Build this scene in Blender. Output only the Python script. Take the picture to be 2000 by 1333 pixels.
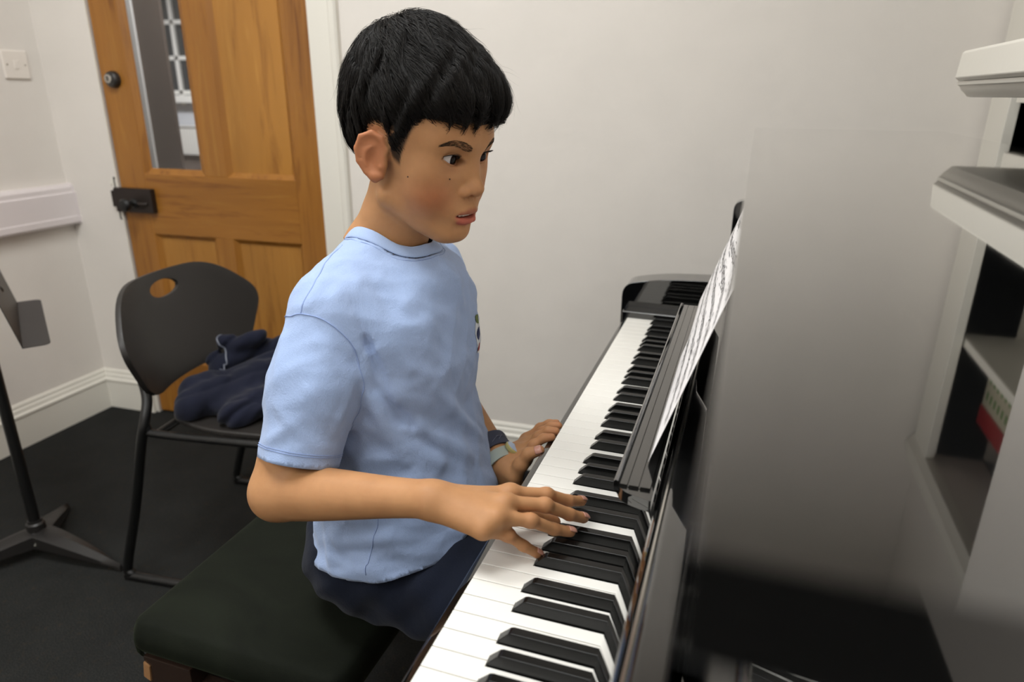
import bpy, bmesh, math, random
import numpy as np
from mathutils import Vector, Matrix
R = math.radians
for o in list(bpy.data.objects): bpy.data.objects.remove(o, do_unlink=True)
sc = bpy.context.scene
COL = sc.collection

# ------------------------------------------------------------------ camera
CAMX, CAMY, CAMZ = 0.2141, -1.4128, 1.1707
YAW, PIT, ROL, FPX = 0.3244, 0.3455, 0.0079, 1344.18
def cam_axes():
    cy, sy, cp, sp = math.cos(YAW), math.sin(YAW), math.cos(PIT), math.sin(PIT)
    f = Vector((-sy*cp, cy*cp, -sp)); r = Vector((cy, sy, 0)); u = r.cross(f)
    c, s = math.cos(ROL), math.sin(ROL)
    return r*c + u*s, u*c - r*s, f
_r, _u, _f = cam_axes()
cam_data = bpy.data.cameras.new('camera'); cam = bpy.data.objects.new('camera', cam_data); COL.objects.link(cam)
cam.matrix_world = Matrix(((_r.x, _u.x, -_f.x, CAMX), (_r.y, _u.y, -_f.y, CAMY), (_r.z, _u.z, -_f.z, CAMZ), (0, 0, 0, 1)))
cam_data.sensor_width = 36.0; cam_data.lens = FPX/2000*36; cam_data.clip_start = 0.01
cam_data.dof.use_dof = True; cam_data.dof.focus_distance = 0.84; cam_data.dof.aperture_fstop = 4.5
sc.camera = cam

# ------------------------------------------------------------------ world, lights, exposure
w = bpy.data.worlds.new('world'); sc.world = w; w.use_nodes = True
w.node_tree.nodes['Background'].inputs[0].default_value = (0.02, 0.025, 0.035, 1)
w.node_tree.nodes['Background'].inputs[1].default_value = 0.5
sc.view_settings.view_transform = 'Standard'; sc.view_settings.look = 'None'
sc.view_settings.gamma = 1; sc.view_settings.use_curve_mapping = False
sc.view_settings.exposure = -0.17
def area(name, loc, sx, sy, power, color, rot=(0, 0, 0)):
    l = bpy.data.lights.new(name, 'AREA'); l.shape = 'RECTANGLE'; l.size = sx; l.size_y = sy; l.energy = power; l.color = color
    o = bpy.data.objects.new(name, l); o.location = loc; o.rotation_euler = rot; COL.objects.link(o); return o
WARM = (0.985, 1.0, 0.99)
area('ceiling_light', (-0.95, -0.75, 2.56), 0.6, 0.6, 27, WARM)
area('ceiling_light', (-0.95, -2.6, 2.56), 0.6, 0.6, 25, WARM)
area('ceiling_light', (-0.40, -3.2, 2.56), 0.6, 0.6, 19, WARM)
area('ceiling_light', (-0.14, -1.05, 2.56), 0.6, 0.6, 18, WARM)  # fill added to brighten the boy's face, no known lamp in this spot
area('corridor_light', (-1.7, 0.95, 2.45), 0.3, 0.3, 30, (0.88, 0.92, 1.0))  # unseen lamp added to brighten the white frame, the partition and the door back
area('corridor_light', (-6.0, 4.2, 2.5), 0.5, 0.5, 95, (0.92, 0.95, 1.0))

# ------------------------------------------------------------------ helpers
def tag(o, label=None, cat=None, group=None, kind=None):
    if label: o['label'] = label
    if cat: o['category'] = cat
    if group: o['group'] = group
    if kind: o['kind'] = kind
    return o
def empty(name, loc=(0, 0, 0), rz=0.0, label=None, cat=None, group=None):
    o = bpy.data.objects.new(name, None); COL.objects.link(o); o.location = loc; o.rotation_euler = (0, 0, rz)
    o.empty_display_size = 0.05
    bpy.context.view_layer.update()
    return tag(o, label, cat, group)
def link(name, me, mat=None, parent=None, smooth=False, ang=None):
    o = bpy.data.objects.new(name, me); COL.objects.link(o)
    if mat: me.materials.append(mat)
    if smooth or ang:
        me.shade_smooth()
        if ang: me.set_sharp_from_angle(angle=R(ang))
    if parent: o.parent = parent
    return o
class MB:
    """collects simple solids into one bmesh"""
    def __init__(s): s.bm = bmesh.new()
    def box(s, x0, x1, y0, y1, z0, z1, bev=0.0, seg=2, M=None):
        b = bmesh.new(); vs = [b.verts.new((x, y, z)) for x in (x0, x1) for y in (y0, y1) for z in (z0, z1)]
        for q in ((0, 1, 3, 2), (4, 6, 7, 5), (0, 4, 5, 1), (2, 3, 7, 6), (0, 2, 6, 4), (1, 5, 7, 3)): b.faces.new([vs[i] for i in q])
        if bev: bmesh.ops.bevel(b, geom=b.edges[:], offset=bev, segments=seg, profile=0.5, affect='EDGES')
        s.add(b, M); return s
    def prism(s, pts, a0, a1, axis='z', bev=0.0, seg=2, M=None):
        """pts: 2-D outline; axis z: (x,y); axis y: (x,z); axis x: (y,z)"""
        b = bmesh.new()
        def P(p, a): return (p[0], p[1], a) if axis == 'z' else ((p[0], a, p[1]) if axis == 'y' else (a, p[0], p[1]))
        A = [b.verts.new(P(p, a0)) for p in pts]; B = [b.verts.new(P(p, a1)) for p in pts]; n = len(pts)
        b.faces.new(A); b.faces.new(B[::-1])
        for i in range(n): b.faces.new((A[i], B[i], B[(i+1) % n], A[(i+1) % n]))
        bmesh.ops.recalc_face_normals(b, faces=b.faces[:])
        if bev: bmesh.ops.bevel(b, geom=b.edges[:], offset=bev, segments=seg, profile=0.5, affect='EDGES', clamp_overlap=True)
        s.add(b, M); return s
    def tube(s, pts, r, n=12, caps=True, M=None, closed=False, flat=None):
        b = bmesh.new(); pts = [Vector(p) for p in pts]; rings = []; N = len(pts)
        rr = r if hasattr(r, '__len__') else [r]*N
        up = None
        for i, p in enumerate(pts):
            if closed: t = (pts[(i+1) % N]-pts[i-1]).normalized()
            else: t = (pts[min(i+1, N-1)]-pts[max(i-1, 0)]).normalized()
            if up is None:
                up = Vector((0, 0, 1)) if abs(t.z) < 0.9 else Vector((1, 0, 0))
            a = t.cross(up).normalized(); up2 = a.cross(t).normalized(); up = up2
            rings.append([b.verts.new(p + (a*math.cos(k*2*math.pi/n) + up2*math.sin(k*2*math.pi/n)*(flat or 1))*rr[i]) for k in range(n)])
        for i in range(N if closed else N-1):
            A, B = rings[i], rings[(i+1) % N]
            for k in range(n): b.faces.new((A[k], A[(k+1) % n], B[(k+1) % n], B[k]))
        if caps and not closed: b.faces.new(rings[0][::-1]); b.faces.new(rings[-1])
        bmesh.ops.recalc_face_normals(b, faces=b.faces[:])
        s.add(b, M); return s
    def lathe(s, prof, n=24, M=None):
        """prof: list of (r, z) round z"""
        b = bmesh.new(); rings = []
        for r, z in prof:
            rings.append([b.verts.new((r*math.cos(k*2*math.pi/n), r*math.sin(k*2*math.pi/n), z)) for k in range(n)])
        for A, B in zip(rings, rings[1:]):
            for k in range(n): b.faces.new((A[k], A[(k+1) % n], B[(k+1) % n], B[k]))
        b.faces.new(rings[0][::-1]); b.faces.new(rings[-1])
        bmesh.ops.remove_doubles(b, verts=b.verts[:], dist=1e-6)
        bmesh.ops.recalc_face_normals(b, faces=b.faces[:])
        s.add(b, M); return s
    def add(s, b, M=None):
        if M is not None: b.transform(M)
        me = bpy.data.meshes.new('t'); b.to_mesh(me); b.free(); s.bm.from_mesh(me); bpy.data.meshes.remove(me)
    def build(s, name, mat=None, parent=None, smooth=True, ang=35, M=None):
        if M is not None: s.bm.transform(M)
        me = bpy.data.meshes.new(name); s.bm.to_mesh(me); s.bm.free()
        o = link(name, me, mat, parent, smooth, ang if smooth else None)
        if smooth and ang: wn_ = o.modifiers.new('normals', 'WEIGHTED_NORMAL'); wn_.keep_sharp = True; wn_.weight = 90
        return o
def mesh_np(name, V, F, mat=None, parent=None, smooth=True, ang=None):
    me = bpy.data.meshes.new(name); me.from_pydata(V.tolist() if hasattr(V, 'tolist') else V, [], F.tolist() if hasattr(F, 'tolist') else F); me.update()
    return link(name, me, mat, parent, smooth, ang)
def fillet(pts, rad, seg=5):
    """round the corners of a closed 2-D outline; rad: number or list"""
    out = []; n = len(pts)
    for i, p in enumerate(pts):
        r = rad[i] if hasattr(rad, '__len__') else rad
        p = Vector(p); a = Vector(pts[i-1])-p; b = Vector(pts[(i+1) % n])-p
        if r <= 0: out.append(tuple(p)); continue
        r = min(r, a.length*0.49, b.length*0.49); p0 = p+a.normalized()*r; p1 = p+b.normalized()*r
        for k in range(seg+1):
            t = k/seg; q = p0*(1-t)**2+p*2*t*(1-t)+p1*t*t; out.append((q.x, q.y))
    return out

# ------------------------------------------------------------------ materials
def srgb(r, g, b):
    f = lambda c: (c/255/12.92) if c/255 <= 0.04045 else ((c/255+0.055)/1.055)**2.4
    return (f(r), f(g), f(b), 1)
class NT:
    def __init__(s, name):
        s.m = bpy.data.materials.new(name); s.m.use_nodes = True; s.t = s.m.node_tree; s.b = s.t.nodes['Principled BSDF']
        s.co = s.t.nodes.new('ShaderNodeTexCoord')
    def n(s, t, **k):
        q = s.t.nodes.new(t)
        for a, v in k.items():
            if a in q.inputs: q.inputs[a].default_value = v
            else: setattr(q, a, v)
        return q
    def l(s, a, b): s.t.links.new(a, b)
    def noise(s, scale, detail=4, rough=0.5, stretch=None, dist=0.0):
        q = s.n('ShaderNodeTexNoise'); q.inputs['Scale'].default_value = scale; q.inputs['Detail'].default_value = detail
        q.inputs['Roughness'].default_value = rough; q.inputs['Distortion'].default_value = dist
        mp = s.n('ShaderNodeMapping'); s.l(s.co.outputs['Object'], mp.inputs[0])
        if stretch: mp.inputs['Scale'].default_value = stretch
        s.l(mp.outputs[0], q.inputs['Vector']); return q
    def ramp(s, src, stops):
        q = s.n('ShaderNodeValToRGB'); e = q.color_ramp.elements
        while len(e) > 1: e.remove(e[-1])
        e[0].position = stops[0][0]; e[0].color = stops[0][1]
        for p, c in stops[1:]: k = e.new(p); k.color = c
        s.l(src, q.inputs[0]); return q
    def bump(s, src, strength, dist=0.01):
        q = s.n('ShaderNodeBump'); q.inputs['Strength'].default_value = strength; q.inputs['Distance'].default_value = dist
        s.l(src, q.inputs['Height']); s.l(q.outputs[0], s.b.inputs['Normal']); return q
    def base(s, c): s.b.inputs['Base Color'].default_value = c; return s
    def set(s, **k):
        for a, v in k.items(): s.b.inputs[a.replace('_', ' ')].default_value = v
        return s
def simple(name, c, rough=0.5, metal=0.0, spec=0.5, bump=None, var=0.0, coat=0.0):
    t = NT(name); t.base(c).set(Roughness=rough, Metallic=metal); t.b.inputs['Specular IOR Level'].default_value = spec
    if coat: t.b.inputs['Coat Weight'].default_value = coat; t.b.inputs['Coat Roughness'].default_value = 0.03
    if var:
        q = t.noise(6, 5); c2 = tuple(max(0, x*(1-var)) for x in c[:3])+(1,); c3 = tuple(min(1, x*(1+var)) for x in c[:3])+(1,)
        rp = t.ramp(q.outputs['Fac'], [(0.3, c2), (0.7, c3)]); t.l(rp.outputs[0], t.b.inputs['Base Color'])
    if bump:
        q = t.noise(bump[0], 5, 0.6); t.bump(q.outputs['Fac'], bump[1], bump[2])
    return t.m
M = {}
M['wall'] = simple('wall_paint', srgb(226, 220, 213), 0.75, spec=0.25, bump=(14, 0.25, 0.006), var=0.02)
M['trim'] = simple('trim_gloss_paint', srgb(228, 224, 214), 0.4, bump=(60, 0.15, 0.002))
M['plastic_white'] = simple('white_plastic', srgb(226, 218, 218), 0.4)
M['switch'] = simple('switch_plastic', srgb(232, 224, 215), 0.35)
M['ceiling'] = simple('ceiling_paint', srgb(235, 232, 226), 0.9)
M['black_plastic'] = simple('black_plastic', srgb(40, 37, 35), 0.42, bump=(900, 0.15, 0.0004))
M['black_metal'] = simple('black_powder_coat', srgb(14, 14, 14), 0.4)
M['stand_metal'] = simple('stand_black_metal', srgb(30, 28, 27), 0.42, bump=(700, 0.2, 0.0004))
M['lacquer'] = simple('black_polyester_lacquer', (0.0035, 0.0035, 0.0035, 1), 0.03, spec=0.5, coat=1.0); M['lacquer'].node_tree.nodes['Principled BSDF'].inputs['IOR'].default_value = 1.6
M['black_key'] = simple('black_key_satin', (0.004, 0.004, 0.0038, 1), 0.2, spec=0.32)
M['white_key'] = simple('white_key_gloss', srgb(238, 235, 228), 0.22, spec=0.5)
M['keybed'] = simple('key_wood', srgb(150, 120, 85), 0.7)
M['iron'] = simple('old_iron', srgb(44, 36, 32), 0.45, metal=0.3, bump=(120, 0.3, 0.001))
M['dark'] = simple('black_satin', (0.004, 0.004, 0.004, 1), 0.5)
M['steel'] = simple('steel', srgb(190, 188, 182), 0.25, metal=1.0)
def wood(name, c1, c2, c3, stretch, rough=0.38):
    t = NT(name)
    q = t.noise(3.0, 8, 0.62, stretch, dist=0.6); rp = t.ramp(q.outputs['Fac'], [(0.28, c1), (0.46, c2), (0.56, c2), (0.72, c3)])
    q2 = t.noise(1.3, 3, 0.5, tuple(v*0.5 for v in stretch), dist=1.0)
    mx = t.n('ShaderNodeMixRGB', blend_type='MULTIPLY'); mx.inputs[0].default_value = 0.55
    r2 = t.ramp(q2.outputs['Fac'], [(0.3, (0.62, 0.58, 0.5, 1)), (0.65, (1, 1, 1, 1))])
    t.l(rp.outputs[0], mx.inputs[1]); t.l(r2.outputs[0], mx.inputs[2]); t.l(mx.outputs[0], t.b.inputs['Base Color'])
    t.set(Roughness=rough); t.bump(q.outputs['Fac'], 0.12, 0.002)
    return t.m
P1, P2, P3 = srgb(120, 72, 25), srgb(160, 106, 42), srgb(174, 122, 53)
M['pine_v'] = wood('waxed_pine_upright_grain', P1, P2, P3, (14, 14, 0.9))
M['pine_h'] = wood('waxed_pine_cross_grain', P1, P2, P3, (0.9, 14, 14))
M['pine_p'] = wood('waxed_pine_panel', srgb(134, 84, 29), srgb(174, 120, 50), srgb(188, 136, 63), (8, 8, 0.7))
def carpet():
    t = NT('charcoal_carpet'); a = t.noise(9, 5, 0.7); b = t.noise(420, 2, 0.7); c = t.noise(60, 4, 0.75, (1.6, 0.7, 1))
    base = t.ramp(b.outputs['Fac'], [(0.3, srgb(22, 23, 24)), (0.55, srgb(50, 51, 50)), (0.75, srgb(74, 71, 66))])
    fl = t.ramp(c.outputs['Fac'], [(0.56, (0, 0, 0, 1)), (0.74, (0.7, 0.7, 0.7, 1))])
    mx = t.n('ShaderNodeMixRGB'); t.l(fl.outputs[0], mx.inputs[0]); t.l(base.outputs[0], mx.inputs[1]); mx.inputs[2].default_value = srgb(68, 58, 44)
    m2 = t.n('ShaderNodeMixRGB', blend_type='MULTIPLY'); m2.inputs[0].default_value = 0.5
    ra = t.ramp(a.outputs['Fac'], [(0.3, (0.55, 0.55, 0.55, 1)), (0.7, (1, 1, 1, 1))])
    t.l(mx.outputs[0], m2.inputs[1]); t.l(ra.outputs[0], m2.inputs[2]); t.l(m2.outputs[0], t.b.inputs['Base Color'])
    t.set(Roughness=0.95); t.b.inputs['Specular IOR Level'].default_value = 0.08; t.bump(b.outputs['Fac'], 0.9, 0.004); return t.m
M['carpet'] = carpet()
def velvet():
    t = NT('dark_green_velvet'); a = t.noise(5, 5, 0.65, dist=1.5); b = t.noise(500, 2, 0.6)
    rp = t.ramp(a.outputs['Fac'], [(0.35, srgb(15, 18, 12)), (0.7, srgb(24, 28, 20))]); t.l(rp.outputs[0], t.b.inputs['Base Color'])
    t.set(Roughness=0.8); t.b.inputs['Specular IOR Level'].default_value = 0.12; t.b.inputs['Sheen Weight'].default_value = 0.06; t.b.inputs['Sheen Roughness'].default_value = 0.4
    t.b.inputs['Sheen Tint'].default_value = srgb(150, 170, 130)
    t.bump(b.outputs['Fac'], 0.3, 0.0008); return t.m
M['velvet'] = velvet()
def glass():
    t = NT('clear_glass'); t.base((1, 1, 1, 1)).set(Roughness=0.0, IOR=1.45); t.b.inputs['Transmission Weight'].default_value = 1.0; return t.m
M['glass'] = glass()
# ------------------------------------------------------------------ the room
AL = R(2.75)
WO = Vector((-2.075, 0.43, 0))
def TW(s=0, t=0, z=0):   # frame of the back wall: s along it, t into it
    return Matrix.Translation((WO.x, WO.y, 0)) @ Matrix.Rotation(AL, 4, 'Z') @ Matrix.Translation((s, t, z))
TWM = TW()
XR = 0.745               # plane of the right-hand wall
def struct(name, mb, mat, M=None, **k):
    o = mb.build(name, mat, M=M, **k); o['kind'] = 'structure'; return o
struct('floor', MB().box(-2.3, 1.3, -4.2, 4.4, -0.1, 0.0), M['carpet'], smooth=False)
struct('ceiling', MB().box(-2.3, 1.3, -4.2, 0.9, 2.6, 2.7), M['ceiling'], smooth=False)
struct('wall_left', MB().box(-2.225, -2.075, -4.2, 0.45, 0, 2.6), M['wall'], smooth=False)
struct('wall_front', MB().box(-2.3, 1.3, -4.2, -4.05, 0, 2.6), M['wall'], smooth=False)
DL, DR, DH = 0.231, 1.021, 2.0
mb = MB().box(-0.1, DL, 0, 0.12, 0, 2.6).box(DR, 3.3, 0, 0.12, 0, 2.6).box(DL, DR, 0, 0.12, DH, 2.6)
struct('wall_back', mb, M['wall'], M=TWM, smooth=False)
# right wall with the recess for the fitted shelves, then the chimney breast
YN, YF = -0.20, 0.455
mb = MB().box(XR, XR+0.12, YF, 0.75, 0, 2.6).box(XR, XR+0.12, YN-0.05, YF, 1.93, 2.6).box(XR, XR+0.12, -4.2, YN, 0, 2.6)
struct('wall_right', mb, M['wall'], smooth=False)
struct('trim_chimney_breast', MB().box(0.62, XR+0.02, -1.9, -0.30, 0, 2.6), M['wall'], smooth=False)
# skirting boards with a stepped moulding
SK = [(0, 0), (-0.016, 0), (-0.016, 0.108), (-0.019, 0.112), (-0.019, 0.119), (-0.013, 0.124), (-0.011, 0.136), (-0.007, 0.141), (-0.007, 0.149), (-0.003, 0.156), (0, 0.157)]
def skirt(name, s0, s1, Mx):
    struct(name, MB().prism(SK, s0, s1, 'x'), M['trim'], M=Mx, ang=25)
skirt('baseboard_back', 1.12, 2.82, TWM)
skirt('baseboard_corner', 0.0, DL-0.012, TWM)
skirt('baseboard_left', 0, 4.4, Matrix.Translation((-2.075, 0.44, 0)) @ Matrix.Rotation(R(90), 4, 'Z') @ Matrix.Scale(-1, 4, (1, 0, 0)))
# architrave to the right of the door, slim lining at the left
AR = [(DR+0.004, 0.0), (DR+0.004, -0.012), (DR+0.012, -0.014), (DR+0.072, -0.014), (DR+0.078, -0.02), (DR+0.094, -0.022), (DR+0.100, -0.016), (DR+0.100, 0.0)]
struct('trim_1', MB().prism(AR, 0, DH+0.1, 'z'), M['trim'], M=TWM, ang=25)
struct('trim_2', MB().prism([(DL-0.006, 0.0), (DL-0.006, -0.004), (DL-0.0, -0.005), (DL-0.0, 0.05), (DL-0.006, 0.05)], 0, DH, 'z').box(DL-0.006, DR+0.1, -0.014, 0.05, DH+0.004, DH+0.1), M['trim'], M=TWM)
# plaster patches knocked out round the keep of the lock
rnd = random.Random(4)
for (cx, cz, rr) in ((DL-0.016, 0.868, 0.013), (DL-0.012, 0.765, 0.012), (DL-0.032, 0.87, 0.006)):
    pts = [(cx+rr*(0.7+0.6*rnd.random())*math.cos(a), cz+1.4*rr*(0.7+0.6*rnd.random())*math.sin(a)) for a in [k*math.pi/5 for k in range(10)]]
    struct('trim_plaster_chip', MB().prism(pts, -0.003, 0.001, 'y', bev=0.0008), M['trim'], M=TWM, ang=60)

# ---- the door: stripped pine, glazed upper left panel
def frame2(mb, a, b, c, d): mb.box(a, b, 0.004, 0.042, c, d, bev=0.0015, seg=1)
door = MB()
SL, SR_, M0, M1 = DL+0.003, DR-0.003, 0.592, 0.672
ZB, ZR0, ZR1, ZT = 0.008, 0.700, 0.905, DH-0.005
GX0, GX1, WX0, WX1 = 0.343, 0.585, 0.672, 0.925
leaf = MB()
for a, b, c, d in ((SL, GX0, ZB, ZT), (WX1, SR_, ZB, ZT), (GX1, WX0, ZR1, 1.87), (0.592, 0.664, 0.22, ZR0)):
    leaf.box(a, b, 0.004, 0.042, c, d, bev=0.0012, seg=1)
d1 = leaf.build('door_1', M['pine_v'], M=TWM); d1['kind'] = 'structure'
rails = MB()
for a, b, c, d in ((GX0, WX1, ZR0, ZR1), (GX0, WX1, 0.01, 0.22), (GX0, WX1, 1.87, ZT)): rails.box(a, b, 0.0042, 0.0418, c, d, bev=0.001, seg=1)
rails.build('door_rail', M['pine_h'], d1, M=TWM)
def panel(x0, x1, z0, z1):
    o = MB().box(x0-0.004, x1+0.004, 0.018, 0.028, z0-0.004, z1+0.004).build('door_panel', M['pine_p'], d1, M=TWM)
    mo = MB(); pr = [(0, 0.0055), (0.016, 0.0185), (0.016, 0.02), (0, 0.02)]
    mo.prism([(x0+p, t) for p, t in pr], z0, z1, 'z').prism([(x1-p, t) for p, t in pr], z0, z1, 'z')
    mo.prism([(t, z0+p) for p, t in pr], x0, x1, 'x').prism([(t, z1-p) for p, t in pr], x0, x1, 'x')
    mo.build('door_moulding', M['pine_v'], d1, M=TWM, ang=20)
panel(WX0, WX1, ZR1, 1.87); panel(GX0, 0.592, 0.22, ZR0); panel(0.664, WX1, 0.22, ZR0)
MB().box(GX0-0.002, GX1+0.002, 0.020, 0.024, ZR1-0.002, 1.872).build('door_glass', M['glass'], d1, M=TWM)
mo = MB()
for q in (0, 1):
    x, sg = (GX0, 1) if q == 0 else (GX1, -1)
    mo.prism([(x, 0.006), (x+sg*0.020, 0.0165), (x+sg*0.022, 0.0195), (x, 0.0195)], ZR1, 1.87, 'z')
mo.prism([(0.006, ZR1), (0.0165, ZR1+0.016), (0.0195, ZR1+0.018), (0.0195, ZR1)], GX0, GX1, 'x')
mo.build('door_glazing_bead', M['pine_v'], d1, M=TWM, ang=20)
# rim lock box with knob, and the cylinder lock above
lk = MB().box(0.219, 0.374, -0.018, 0.004, 0.774, 0.856, bev=0.003).box(0.205, 0.222, -0.016, 0.004, 0.79, 0.846, bev=0.002)
lk.box(0.214, 0.219, -0.004, 0.002, 0.745, 0.89)
lock = lk.build('door_lock', M['iron'], d1, M=TWM)
MR = lambda s, t, z: TW(s, t, z) @ Matrix.Rotation(R(90), 4, 'X')
MB().lathe([(0.0165, 0), (0.0165, 0.004), (0.009, 0.008), (0.008, 0.022), (0.014, 0.028), (0.021, 0.036), (0.0215, 0.044), (0.016, 0.052), (0.001, 0.055)]).build('door_knob', M['dark'], lock, M=MR(0.300, -0.018, 0.806))
MB().tube([(0, 0, 0), (0.012, 0.0, 0.01), (0.026, 0, 0.006), (0.034, 0, 0)], 0.006).build('lock_snib', M['iron'], lock, M=MR(0.318, -0.018, 0.806))
cy = MB().lathe([(0.0265, 0), (0.0265, 0.006), (0.024, 0.016), (0.019, 0.020), (0.001, 0.0205)]).build('door_cylinder_lock', M['black_plastic'], d1, M=MR(0.287, 0.003, 1.204))
MB().lathe([(0.014, 0), (0.014, 0.003), (0.012, 0.0042), (0.0005, 0.0042)]).build('lock_face', M['steel'], cy, M=MR(0.283, -0.017, 1.206))
MB().prism([(-0.0035, -0.006), (0.0035, -0.006), (0.002, 0.002), (0.004, 0.007), (-0.004, 0.007), (-0.002, 0.002)], 0, 0.0012, 'z').build('key_hole', M['dark'], cy, M=MR(0.283, -0.021, 1.206))

# ---- seen through the glass: corridor with a sash window and radiator
M['corr_wall'] = simple('corridor_paint', srgb(196, 196, 198), 0.8)
M['corr_brown'] = simple('brown_panelling', srgb(98, 84, 72), 0.7)
M['night'] = simple('night_glass', srgb(40, 44, 46), 0.1)
M['corr_floor'] = simple('brown_vinyl_floor', srgb(104, 90, 82), 0.6)
struct('wall_corridor_far', MB().box(-9.5, 1.2, 6.0, 6.1, 0, 2.6), M['corr_wall'], smooth=False)
struct('wall_corridor_left', MB().box(-9.6, -9.5, 0.62, 6.1, 0, 2.6), M['corr_wall'], smooth=False)
struct('floor_corridor', MB().box(-9.6, 1.2, 0.64, 6.1, -0.05, 0.004), M['corr_floor'], smooth=False)
struct('ceiling_corridor', MB().box(-9.6, 1.2, 0.64, 6.1, 2.6, 2.7), M['ceiling'], smooth=False)
struct('trim_corridor_dado', MB().box(-9.5, 1.2, 5.97, 6.0, 0.0, 0.40), M['corr_brown'], smooth=False)
struct('trim_corridor_frame', MB().box(-2.50, -2.435, 1.2, 1.26, 0, 2.6), M['trim'], smooth=False)
struct('wall_corridor_partition', MB().box(-2.435, -2.288, 1.21, 1.225, 0, 2.6), M['corr_brown'], smooth=False)
wx = -6.67
wn = MB().box(wx-0.9, wx+0.9, 5.985, 5.998, 1.12, 2.3).build('window_1', M['night'], smooth=False); wn['kind'] = 'structure'
fr = MB()
for x in (wx-0.9, wx-0.025, wx+0.84): fr.box(x, x+0.05, 5.955, 5.985, 1.0, 2.3)
for z in (1.13, 1.53, 1.935): fr.box(wx-0.9, wx+0.9, 5.955, 5.985, z, z+0.045)
fr.build('window_frame', M['trim'], wn)
MB().box(wx-0.95, wx+0.95, 5.86, 5.99, 1.03, 1.12, bev=0.008).build('window_sill', M['trim'], wn)
rad = empty('radiator', (wx, 5.93, 0.40), label='white panel radiator below the window seen through the door glass', cat='radiator')
rb = MB().box(-0.7, 0.7, -0.03, 0.03, 0.0, 0.34, bev=0.006)
for k in range(34): rb.box(-0.68+k*0.04, -0.665+k*0.04, -0.036, -0.029, 0.03, 0.31, bev=0.003, seg=1)
rb.build('radiator_panel', M['trim'], rad)
MB().box(-0.7, 0.7, -0.05, 0.05, 0.34, 0.355, bev=0.003).build('radiator_grille', M['trim'], rad)
for x in (-0.66, 0.66): MB().tube([(x, 0.0, -0.396), (x, 0, 0.02)], 0.008).build('pipe', M['trim'], rad)
# ------------------------------------------------------------------ small things on the walls
t = empty('cable_trunking', (-2.075, 0.43, 0.79), label='white plastic cable trunking running along the left wall', cat='trunking')
pr = [(0.0, -0.068), (0.030, -0.070), (0.036, -0.062), (0.036, -0.042), (0.033, -0.040), (0.033, 0.040), (0.028, 0.043), (0.028, 0.058), (0.022, 0.068), (0.0, 0.070)]
MB().prism([(x, z) for x, z in pr], -3.2, -0.003, 'y', bev=0.001, seg=1).build('trunking_cover', M['plastic_white'], t)
MB().prism([(x*1.06, z*1.03) for x, z in pr], -0.003, 0.002, 'y').build('end_cap', M['plastic_white'], t)
t = empty('light_switch', (-2.075, 0.336, 1.246), label='white wall switch plate above the trunking on the left wall', cat='switch')
pl = MB().box(0, 0.008, -0.043, 0.043, -0.043, 0.043, bev=0.004, seg=3).build('switch_plate', M['switch'], t)
MB().box(0.006, 0.0105, -0.0085, 0.0085, -0.013, 0.013, bev=0.0015).build('rocker', M['switch'], t)
for s in (-1, 1):
    MB().lathe([(0.0032, 0), (0.0032, 0.0008), (0.0005, 0.001)], 12).build('screw', M['steel'], t, M=Matrix.Translation((0.0078, s*0.030, 0)) @ Matrix.Rotation(R(90), 4, 'Y'))

# ------------------------------------------------------------------ fitted shelves in the right wall recess
t = empty('fitted_bookcase', (XR, 0.12, 0), label='white painted fitted shelving in the recess behind the piano', cat='bookcase')
fb = MB()
fb.box(0.0, 0.62, YF-0.12, YF-0.10, 0, 1.93).box(0.0, 0.62, YN-0.12, YN-0.14, 0, 1.93).box(0.60, 0.62, YN-0.12, YF-0.12, 0, 1.93)
fb.build('carcass', M['trim'], t, smooth=False)
fr = MB().box(-0.022, 0.0, YF-0.12-0.045, YF-0.12+0.090, 0.0, 1.93, bev=0.003).box(-0.022, 0.0, YN-0.14, YN-0.12+0.085, 0.0, 1.93, bev=0.003)
fr.box(-0.021, 0.0, YN-0.05, YF-0.20, 1.16, 1.235, bev=0.002)
fr.build('face_frame', M['trim'], t)
CN = [(0.0, 1.925), (-0.022, 1.925), (-0.026, 1.935), (-0.034, 1.945), (-0.036, 1.965), (-0.030, 1.975), (-0.02, 2.01), (0, 2.01)]
MB().prism(CN, YN-0.14, YF-0.015, 'y').build('cornice', M['trim'], t, ang=20)
for z in (0.45, 0.80, 1.195, 1.595): MB().box(0.004, 0.60, YN-0.12, YF-0.12, z, z+0.022, bev=0.002).build('shelf', M['trim'], t)
# the books standing in it
M['book_red'] = simple('red_book_cover', srgb(150, 30, 34), 0.5); M['book_pale'] = simple('pale_book_cover', srgb(190, 182, 160), 0.6)
M['book_dots'] = simple('green_dots_print', srgb(110, 140, 90), 0.6); M['page'] = simple('book_pages', srgb(226, 220, 200), 0.8)
bx_ = empty('card_box', (XR+0.11, 0.33, 1.617), label='small cream box with a red edge and green dots on the recessed shelf', cat='box')
MB().box(-0.03, 0.07, -0.10, 0.11, 0.0005, 0.15, bev=0.002).build('box_body', M['book_pale'], bx_)
MB().box(-0.032, 0.072, -0.102, 0.112, 0.15, 0.20, bev=0.002).build('box_lid', M['book_red'], bx_)
for k in range(3):
    d = MB()
    for q in range(7): d.box(-0.0312, -0.0298, -0.09+q*0.028, -0.078+q*0.028, 0.025+0.042*k, 0.045+0.042*k)
    d.build('printed_dots', M['book_dots'], bx_)

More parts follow.
